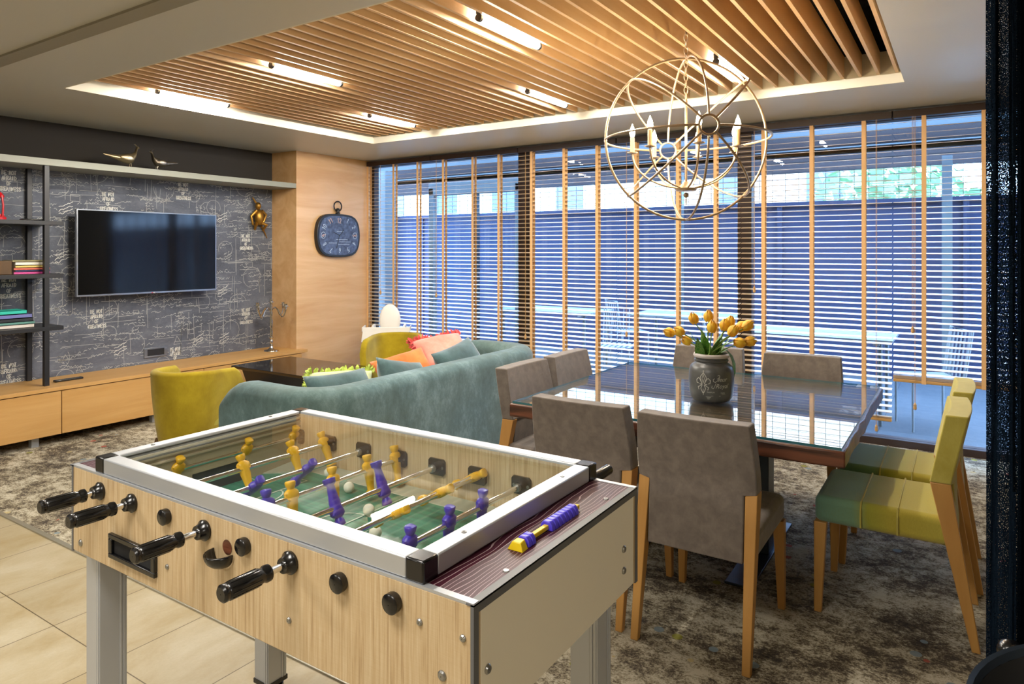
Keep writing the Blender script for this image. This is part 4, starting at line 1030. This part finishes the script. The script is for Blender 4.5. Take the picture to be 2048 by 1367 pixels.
# television
t = thing('television', 'large flat black television hung on the chalkboard wall', 'television', (-6.19, 3.455, 1.475), R(-1.5))
B().box(-.02, .012, -.633, .633, -.368, .372).build('frame', 'tv_frame', t, bevel=.002)
B().box(.0115, .0135, -.622, .622, -.352, .362).build('screen', 'tv_screen', t)
B().box(-.05, -.018, -.5, .5, -.25, .2).build('back_housing', 'black_matte', t)
B().box(-.148, -.05, -.15, .15, -.15, .15).build('wall_bracket', 'black_matte', t)
b = B(); Mt = lambda a, z: (.0126, a, z)
for pl in strokes('LG', .012, -.3665, .010): b.ribbon(pl, .0024, Mt)
b.build('maker_mark', 'page_white', t, smooth=False); B().lathe([(.001, .0125), (.006, .0125), (.006, .012)], (0, 0, -.3615), 12, 'X', cap=False).build('maker_dot', 'red_metal', t)

# socket plate
t = thing('socket_plate', 'silver wall socket plate low on the chalkboard wall', 'socket', (XW, 3.575, .545))
b = B()
for q in ((-.11, .11, .03, .045), (-.11, .11, -.045, -.03), (-.11, -.08, -.03, .03), (.08, .11, -.03, .03)): b.box(0, .012, *q)
b.build('plate', 'tv_frame', t, bevel=.002); B().box(0, .007, -.08, .08, -.03, .03).build('socket_insert', 'black_matte', t)

# clock on the oak pier
t = thing('wall_clock', 'blue-faced pocket-watch style clock with rounded square rim and ring', 'clock', (XF, 5.435, 1.665))
def cout(sy, sz, n=48):
    out = []
    for k in range(n):
        a = 2*pi*k/n; e = 1/((abs(cos(a))**6+abs(sin(a))**6)**(1/6)); x, z = cos(a)*e, sin(a)*e
        z *= (1-.0*x*x); x *= 1-.16*z*z; z *= 1-.10*x*x
        out.append((x*sy, z*sz))
    return out
B().prism(cout(.318, .242), .0, .055, 'YZ').build('rim', 'clock_rim', t, bevel=.006)
B().prism(cout(.290, .218), .0555, .057, 'YZ').build('face', 'clock_face', t)
b = B(); Mc = lambda a, z: (.0580, a, z)
for n in range(1, 13):
    a = pi/2-n*pi/6; e = 1/((abs(cos(a))**4+abs(sin(a))**4)**.25); ca, sa = cos(a)*e*.225, sin(a)*e*.168
    b.m = 1 if n in (3, 9, 12, 11) else 0
    txt = str(n); w_h = .052
    for pl in strokes(txt, 0, 0, w_h):
        wt = len(txt)*w_h/1.4*.72*1.12/2
        q = [((p[0]-wt), (p[1]-w_h/2)) for p in pl]; rr = a-pi/2
        b.ribbon([(ca+x*cos(rr)-y*sin(rr), sa+x*sin(rr)+y*cos(rr)) for x, y in q], .007, Mc)
b.m = 0
for zz, a0, a1 in ((.045, -.04, .06), (-.045, -.05, .12), (-.07, .0, .17), (-.085, -.16, -.04), (-.10, -.02, .15)): b.ribbon([(a0, zz), (a1, zz)], .0045, Mc)
for cx_, s in ((-.235, 1), (.235, 1)): b.ribbon([(cx_+.03*cos(k*pi/8), .035*sin(k*pi/8)) for k in range(17)], .006, Mc)
b.build('numerals', ['clock_print', 'clock_print_warm'], t, smooth=False)
b = B(); Mh = lambda a, z: (.061, a, z); b.ribbon([(0, 0), (-.09, .035)], .009, Mh); b.ribbon([(0, 0), (.06, .06)], .009, Mh); b.ribbon([(0, .01), (-.045, -.14)], .008, Mh)
b.build('hands', 'clock_rim', t, smooth=False)
b = B().lathe([(.024, .235), (.026, .255), (.018, .262), (.018, .285), (.024, .29), (.018, .305), (.008, .31)], (.03, 0, 0), 16)
b.tube([(.03+.0*1, .056*cos(k*pi/12), .33+.056*sin(k*pi/12)) for k in range(24)], .007, 8, closed=True); b.build('crown_ring', 'clock_rim', t)

# candelabra
t = thing('candelabra', 'silver five-armed candelabra on the oak worktop beside the pier', 'candelabra', (-6.06, 4.655, .447))
B().lathe([(.001, 0), (.075, 0), (.072, .008), (.04, .016), (.02, .03), (.014, .05), (.022, .06), (.012, .075), (.018, .10), (.010, .12), (.022, .14), (.012, .155), (.017, .20), (.010, .235), (.014, .25), (.018, .30), (.009, .36), (.012, .37), (.014, .40), (.009, .43), (.012, .47), (.010, .485)], n=20, cap=False).build('stem', 'silver', t)
def cup(b, x, y, z): b.lathe([(.004, z-.03), (.014, z-.02), (.008, z-.012), (.018, z), (.032, z+.006), (.032, z+.010), (.014, z+.012), (.018, z+.034), (.014, z+.036)], (x, y, 0), 14)
for k in range(4):
    a = pi/2*k+R(12); dx, dy = cos(a), sin(a); b = B()
    pts = []
    for q in range(17):
        s = q/16; r_ = .012+.175*s; z = .415+.03*sin(s*2*pi*.95+.1)*1.25*(1 if s < .5 else 1.5)+(.03*max(0, s-.8)*5)
        pts.append((dx*r_, dy*r_, z))
    b.tube(pts, .0065, 8); cup(b, dx*.187, dy*.187, pts[-1][2]+.03); b.build('arm', 'silver', t)
b = B(); cup(b, 0, 0, .505); b.build('candle_cup', 'silver', t)

# pheasant figurines on the high shelf
def bird(lab, loc, rz, mat_):
    t = thing('pheasant_figurine', lab, 'figurine', loc, rz, 'metal pheasants on the high shelf')
    # long axis along +X is the head side
    b = B(); secs = [(x*.74, z*1.12 if x < .09 else z*1.12+.012, rz_*1.25, ry*1.25) for x, z, rz_, ry in ((-.27, .085, .004, .003), (-.20, .078, .010, .007), (-.12, .070, .018, .014), (-.06, .066, .028, .024), (0, .066, .036, .031), (.05, .075, .034, .030), (.085, .098, .024, .024), (.10, .125, .015, .016), (.108, .143, .014, .015), (.118, .150, .011, .011), (.135, .149, .004, .004), (.142, .146, .001, .001))]
    n = 12; vs = []; fs = []
    for x, z, rz_, ry in secs:
        for k in range(n): a = 2*pi*k/n; vs.append((x, ry*cos(a), z+rz_*sin(a)))
    for i in range(len(secs)-1):
        for k in range(n): fs.append((i*n+k, i*n+(k+1) % n, (i+1)*n+(k+1) % n, (i+1)*n+k))
    fs.append(tuple(range(n))[::-1]); fs.append(tuple((len(secs)-1)*n+k for k in range(n)))
    b.add(vs, fs); b.build('body', mat_, t, angle=60)
    B().tube([(.082, 0, .190), (.068, 0, .203), (.055, 0, .206)], [.004, .003, .001], 6).build('crest', mat_, t)
    for s in (-1, 1):
        B().tube([(.015, s*.012, .055), (.027, s*.014, .02), (.022, s*.014, .003), (.034, s*.016, .002)], [.006, .003, .003, .002], 6).build('leg', mat_, t)
        b = B(); b.sph((-.015, s*.036, .080), (.058, .008, .028), 12, 8); b.build('wing', mat_, t)
    return t
bd = bird('gilded pheasant figurine with long tail to the left, on the high shelf', (-6.02, 3.15, 2.212), pi/2, 'antique_silver')
b2 = copy_tree(bd, (-6.02, 3.43, 2.212), -pi/2, 'darker pheasant figurine facing left toward its mate, on the high shelf'); b2.scale = (.88, .88, .88)
for c_ in b2.children:
    c_.material_slots[0].link = 'OBJECT'; c_.material_slots[0].material = MATS['dark_silver']
# bronze figure on the wall
t = thing('wall_figurine', 'bronze gold climbing animal figurine fixed to the chalkboard wall', 'figurine', (XW, 4.67, 1.86))
b = B()
b.sph((.06, 0, -.01), (.045, .05, .085), 14, 10); b.sph((.07, -.02, .11), (.032, .030, .040), 12, 8)
b.tube([(.06, -.03, .06), (.05, -.09, .0), (.05, -.07, -.09)], [.02, .015, .012], 8); b.tube([(.06, .03, .06), (.06, .085, .02), (.06, .05, -.07)], [.02, .015, .012], 8)
b.tube([(.05, -.02, -.07), (.08, -.06, -.10), (.04, -.04, -.14)], [.024, .018, .012], 8); b.tube([(.05, .03, -.07), (.09, .07, -.09), (.04, .06, -.15)], [.024, .018, .012], 8)
b.tube([(.03, .05, -.10), (.02, .10, -.17), (.02, .13, -.23)], [.009, .007, .004], 8); b.tube([(.05, -.03, .14), (.03, -.06, .20)], [.012, .006], 8)
b.build('body', 'bronze_gold', t)

# ------------------------------------------------------------------ chandelier
CX, CY, CZ = -1.201, 3.481, 2.075; RO = .417
t = thing('orb_chandelier', 'bronze orb chandelier of crossing rings with lit candle lamps over the table', 'chandelier', (CX, CY, CZ))
ax = -fw
ux = Vector((0, 0, 1)).cross(ax).normalized(); uy = ax.cross(ux)
def ring(c, a, b_, r, w=.0055, a0=0, a1=2*pi, closed=True, n=64): return B().tube([c+a*r*cos(a0+(a1-a0)*k/n)+b_*r*sin(a0+(a1-a0)*k/n) for k in range(n if closed else n+1)], w, 8, closed=closed)
ring(Vector((0, 0, 0)), ux, uy, RO, .0065).build('outer_ring', 'iron_orb', t)
g = .11
for k in range(4):
    a = k*pi/4; d = ux*cos(a)+uy*sin(a)
    for s in (0, 1):
        B().tube([(ax*cos(q)+d*sin(q)*(1 if s == 0 else -1))*RO for q in [g+(pi-2*g)*i/32 for i in range(33)]], .0058, 8).build('meridian', 'iron_orb', t)
for s in (1, -1):
    c = ax*RO*cos(g)*s; ring(c, ux, uy, RO*sin(g), .006, n=24).build('joint_ring', 'iron_orb', t)
b = B(); b.cyl((0, 0, -.27), (0, 0, .20), .0065, 10); b.lathe([(.001, -.27), (.05, -.268), (.055, -.255), (.03, -.24), (.012, -.22)], n=20); b.sph((0, 0, -.29), .014, 12, 8); b.cyl((0, 0, -.34), (0, 0, -.29), .003, 8)
b.build('centre_stem', 'iron_orb', t)
ch = B(); z = .20; i = 0
while z < .585:
    A, Bv = ((1, 0, 0), (0, 0, 1)) if i % 2 else ((0, 1, 0), (0, 0, 1))
    A = Vector(A)
    ch.tube([(A*.010*cos(q*pi/6)+Vector((0, 0, 1))*(.021*sin(q*pi/6)))+Vector((0, 0, z+.02)) for q in range(12)], .0026, 6, closed=True); z += .034; i += 1
ch.build('chain', 'iron_orb', t)
for k in range(7):
    ph = R(-53+51.43*k); d = (rt*sin(ph)-fw*cos(ph)).normalized(); rr = .275
    pts = []
    for q in range(15):
        s = q/14; pts.append(d*(rr*sin(s*pi/2))+Vector((0, 0, -.255+.0+.19*(1-cos(s*pi/2)))))
    a_ = B().tube(pts, .005, 8).build('arm', 'iron_orb', t)
    e_ = pts[-1]; b = B().lathe([(.004, -.005), (.028, .002), (.028, .006), (.012, .006)], tuple(e_), 14); b.build('drip_pan', 'iron_orb', a_)
    B().lathe([(.0115, .006), (.0115, .085), (.001, .086)], tuple(e_), 12).build('candle_sleeve', 'candle_ivory', a_)
    B().lathe([(.001, .086), (.010, .090), (.015, .106), (.011, .128), (.004, .146), (.001, .155)], tuple(e_), 12, cap=False).build('bulb', 'bulb_glow', a_)

# ------------------------------------------------------------------ curtain and black bin at the right edge
def drape(x0, x1, y, folds, amp, z0, z1, nx=160, th=.004, ph=0):
    b = B(); vs = []; fs = []; nz = 10
    for j in range(nz+1):
        z = z0+(z1-z0)*j/nz
        for i in range(nx+1):
            u = i/nx; x = x0+(x1-x0)*u; vs.append((x+.012*sin(u*folds*4*pi+ph), y+amp*sin(u*folds*2*pi+ph)*(1+.15*sin(j*.9))+.01*sin(u*50+j), z))
    for j in range(nz):
        for i in range(nx): a = j*(nx+1)+i; fs.append((a, a+1, a+nx+2, a+nx+1))
    return b.add(vs, fs)
t = thing('curtain', 'dark navy full-height curtain at the right edge, sheer along its left side', 'curtain', (.301, 1.70, .01))
o = drape(-.262, -.205, 0, 1, .012, 0, 2.53, 12).build('sheer_edge', 'curtain_sheer', t, angle=80); o.modifiers.new('s', 'SOLIDIFY').thickness = .0015
o = drape(-.208, .75, .01, 7, .045, 0, 2.53).build('cloth', 'curtain_navy', t, angle=80); o.modifiers.new('s', 'SOLIDIFY').thickness = .003
BX, BY, BZ = .336, 1.292, .80; BR = .33
t = thing('round_black_bin', 'round black open vessel with pale rim and side knob at the lower right corner', 'bin', (BX, BY, 0))
B().lathe([(.001, .0), (.15, .0), (.165, .02), (.185, .40), (BR, BZ-.01)], n=48, cap=False).build('body', 'black_plastic', t, angle=50)
B().lathe([(BR, BZ-.012), (BR+.006, BZ-.004), (BR+.004, BZ+.003), (BR-.004, BZ+.002), (BR-.008, BZ-.01)], n=64, cap=False).build('rim', 'bin_rim' if 'bin_rim' in MATS else 'steel_dark', t, angle=60)
B().lathe([(BR-.008, BZ-.01), (BR-.03, BZ-.06), (BR-.045, BZ-.075), (BR-.06, BZ-.12), (.05, BZ-.16), (.001, BZ-.165)], n=48, cap=False).build('inside', 'black_matte', t, angle=50)
d = Vector((-.72, .69, 0)).normalized()
B().cyl(tuple(d*(BR-.01)+Vector((0, 0, BZ-.03))), tuple(d*(BR+.035)+Vector((0, 0, BZ-.03))), .02, 16).sph(tuple(d*(BR+.035)+Vector((0, 0, BZ-.03))), .022, 14, 10).build('side_knob', 'black_plastic', t)

# ------------------------------------------------------------------ outdoors
b = B().box(-14, 8, 6.12, 30, -.12, -.02); struct('terrace_floor', b, 'terrace_tile')
b = B().box(-14, 8, 9.3, 9.45, -.02, 2.06)
for x in range(-14, 8, 2): b.box(x, x+.06, 9.27, 9.3, -.02, 2.06)
b.box(-14, 8, 9.26, 9.48, 2.06, 2.11)
struct('terrace_wall', b, 'fence_blue')
b = B(); y = 6.35
while y < 9.3: b.box(-14, 8, y, y+.05, 2.56, 2.72); y += .5
for x in range(-14, 9, 3): b.box(x, x+.08, 6.12, 9.5, 2.72, 2.86)
struct('terrace_pergola', b, 'terrace_roof', smooth=False)
for i, y in enumerate((7.2, 8.35)):
    struct('terrace_beam', B().box(-14, 8, y, y+.12, 2.50, 2.72), 'terrace_dark')
struct('terrace_fascia', B().box(-14, 8, 9.35, 9.45, 2.49, 2.64), 'terrace_dark')
for i, x in enumerate((-11.5, -8.6, -3.3, -.2, 3.2)):
    o = B().box(x, x+.10, 9.1, 9.2, -.02, 2.56).build('terrace_post', 'pale_frame'); tag(o, kind='structure')
# mesh balustrade above the wall
b = B()
for k in range(120): b.box(-12+k*.16, -12+k*.16+.006, 9.36, 9.366, 2.11, 2.5)
for z in (2.17, 2.25, 2.33, 2.41): b.box(-12, 7.2, 9.36, 9.366, z, z+.005)
o = b.build('mesh_screen', 'terrace_dark', smooth=False); tag(o, 'thin wire mesh screen on top of the dark terrace wall', 'screen')
# door frame of the terrace lobby
t = thing('lobby_door_frame', 'pale framed glazed lobby door on the terrace behind the left blinds', 'door', (-5.2, 7.1, -.02))
B().box(-.75, -.67, -.04, .04, 0, 2.34).box(.62, .74, -.04, .04, 0, 2.34).box(-.75, .74, -.04, .04, 2.24, 2.40).build('frame', 'pale_frame', t, bevel=.004)
B().box(-.67, .62, -.004, .004, .02, 2.24).build('pane', 'terrace_glass', t); B().box(-.02, .04, -.03, .03, 0, 2.24).build('stile', 'steel_dark', t)
o = B().box(-7.4, -6.1, 6.4, 6.6, -.02, 2.5).build('terrace_pier', 'pale_frame'); tag(o, kind='structure')
# tables and chairs outside
def patio_table(loc, lab, w=1.3, d=.8):
    t = thing('patio_table', lab, 'table', loc, 0, 'white slatted tables on the terrace')
    b = B(); n = int(d/.075)
    for k in range(n): b.box(-w/2, w/2, -d/2+k*.075, -d/2+k*.075+.062, .73, .75)
    b.box(-w/2+.1, -w/2+.15, -d/2, d/2, .70, .73).box(w/2-.15, w/2-.1, -d/2, d/2, .70, .73); b.build('tabletop', 'white_paint', t, smooth=False)
    for x in (-w/2+.1, w/2-.1):
        for y in (-d/2+.08, d/2-.08): B().cyl((x, y, 0), (x, y, .73), .018, 10).build('leg', 'pale_frame', t)
patio_table((-1.15, 7.05, -.02), 'white slatted patio table outside, behind the tulips and right of the mullion')
patio_table((-4.5, 7.9, -.02), 'white slatted patio table outside, behind the left blinds', 1.4, .8)
patio_table((-2.8, 8.1, -.02), 'white slatted patio table outside, behind the middle blinds', 1.2, .8)
def patio_chair():
    t = thing('patio_chair', '', 'chair', (0, 0, 0), 0, 'white wire chairs on the terrace')
    b = B()
    for k in range(7): b.box(-.2+k*.06, -.2+k*.06+.035, -.2, .2, .43, .445)
    b.build('seat', 'white_paint', t, smooth=False)
    b = B()
    for k in range(6): b.tube([(-.17+k*.068, .2, .45), (-.17+k*.068, .25, .84)], .006, 6)
    b.tube([(-.2, .2, .45), (-.2, .26, .85), (.2, .26, .85), (.2, .2, .45)], .011, 8); b.build('backrest', 'white_paint', t)
    for x in (-.19, .19):
        for y in (-.19, .19): B().cyl((x, y, 0), (x, y, .43), .011, 8).build('leg', 'white_paint', t)
    return t
pc = patio_chair(); pc.location = (-.25, 6.9, -.02); pc.rotation_euler = (0, 0, -pi/2+.4); pc['label'] = 'white patio chair outside, right of the patio table near the raised blind'
copy_tree(pc, (-2.0, 7.1, -.02), pi/2+.3, 'white patio chair outside, left of the table that stands behind the tulips')
copy_tree(pc, (-3.3, 7.2, -.02), .2, 'white patio chair outside, seen through the middle blinds')
copy_tree(pc, (-3.75, 8.6, -.02), 2.4, 'white patio chair outside, between the two farther patio tables')
# building and trees beyond
t = thing('apartment_building', 'pale sunlit building beyond the terrace wall, seen through the left bays', 'building', (-16, 24, -.1))
B().box(-12, 8, 0, 8, 0, 8).build('wall', 'facade_cream', t)
for k in range(5):
    B().box(-10+k*3.1, -8.8+k*3.1, -.05, .02, 3.2, 4.6).build('window', 'facade_window', t); B().box(-10+k*3.1, -8.8+k*3.1, -.05, .02, .6, 2.4).build('window', 'facade_window', t)
t = thing('brick_house', 'brick house beyond the terrace, seen through the middle bay', 'building', (-4.5, 22, -.1))
B().box(-3.2, 3.0, 0, 6, 0, 6).build('wall', 'brick', t)
for k in range(2): B().box(-2+k*2.6, -1+k*2.6, -.05, .02, 2.6, 4.2).build('window', 'facade_window', t)
def tree(loc, lab, s=1):
    t = thing('tree', lab, 'tree', loc, 0, 'trees beyond the terrace'); rn = random.Random(int(loc[0]*10))
    B().cyl((0, 0, 0), (0, 0, 2.5*s), .18*s, 10, .1*s).build('trunk', 'bark', t)
    b = B()
    for k in range(900):
        a, z, r = rn.random()*6.28, rn.random(), rn.random()**.5
        rad = 2.2*s*sin(pi*(z*.85+.12))*r; c = Vector((rad*cos(a), rad*sin(a), (1.3+z*4)*s)); q = Vector((rn.uniform(-1, 1), rn.uniform(-1, 1), rn.uniform(-1, 1))).normalized()*.22*s; q2 = q.cross(Vector((rn.random(), rn.random(), 1))).normalized()*.16*s
        b.add([tuple(c-q), tuple(c-q2), tuple(c+q), tuple(c+q2)], [(0, 1, 2, 3)])
    b.build('foliage', 'leaf_green', t, smooth=False)
tree((-1.4, 17.5, -.1), 'green tree beyond the terrace, left of the raised blind', .8)
tree((3.4, 20.5, -.1), 'green tree beyond the terrace, behind the raised blind', .9)
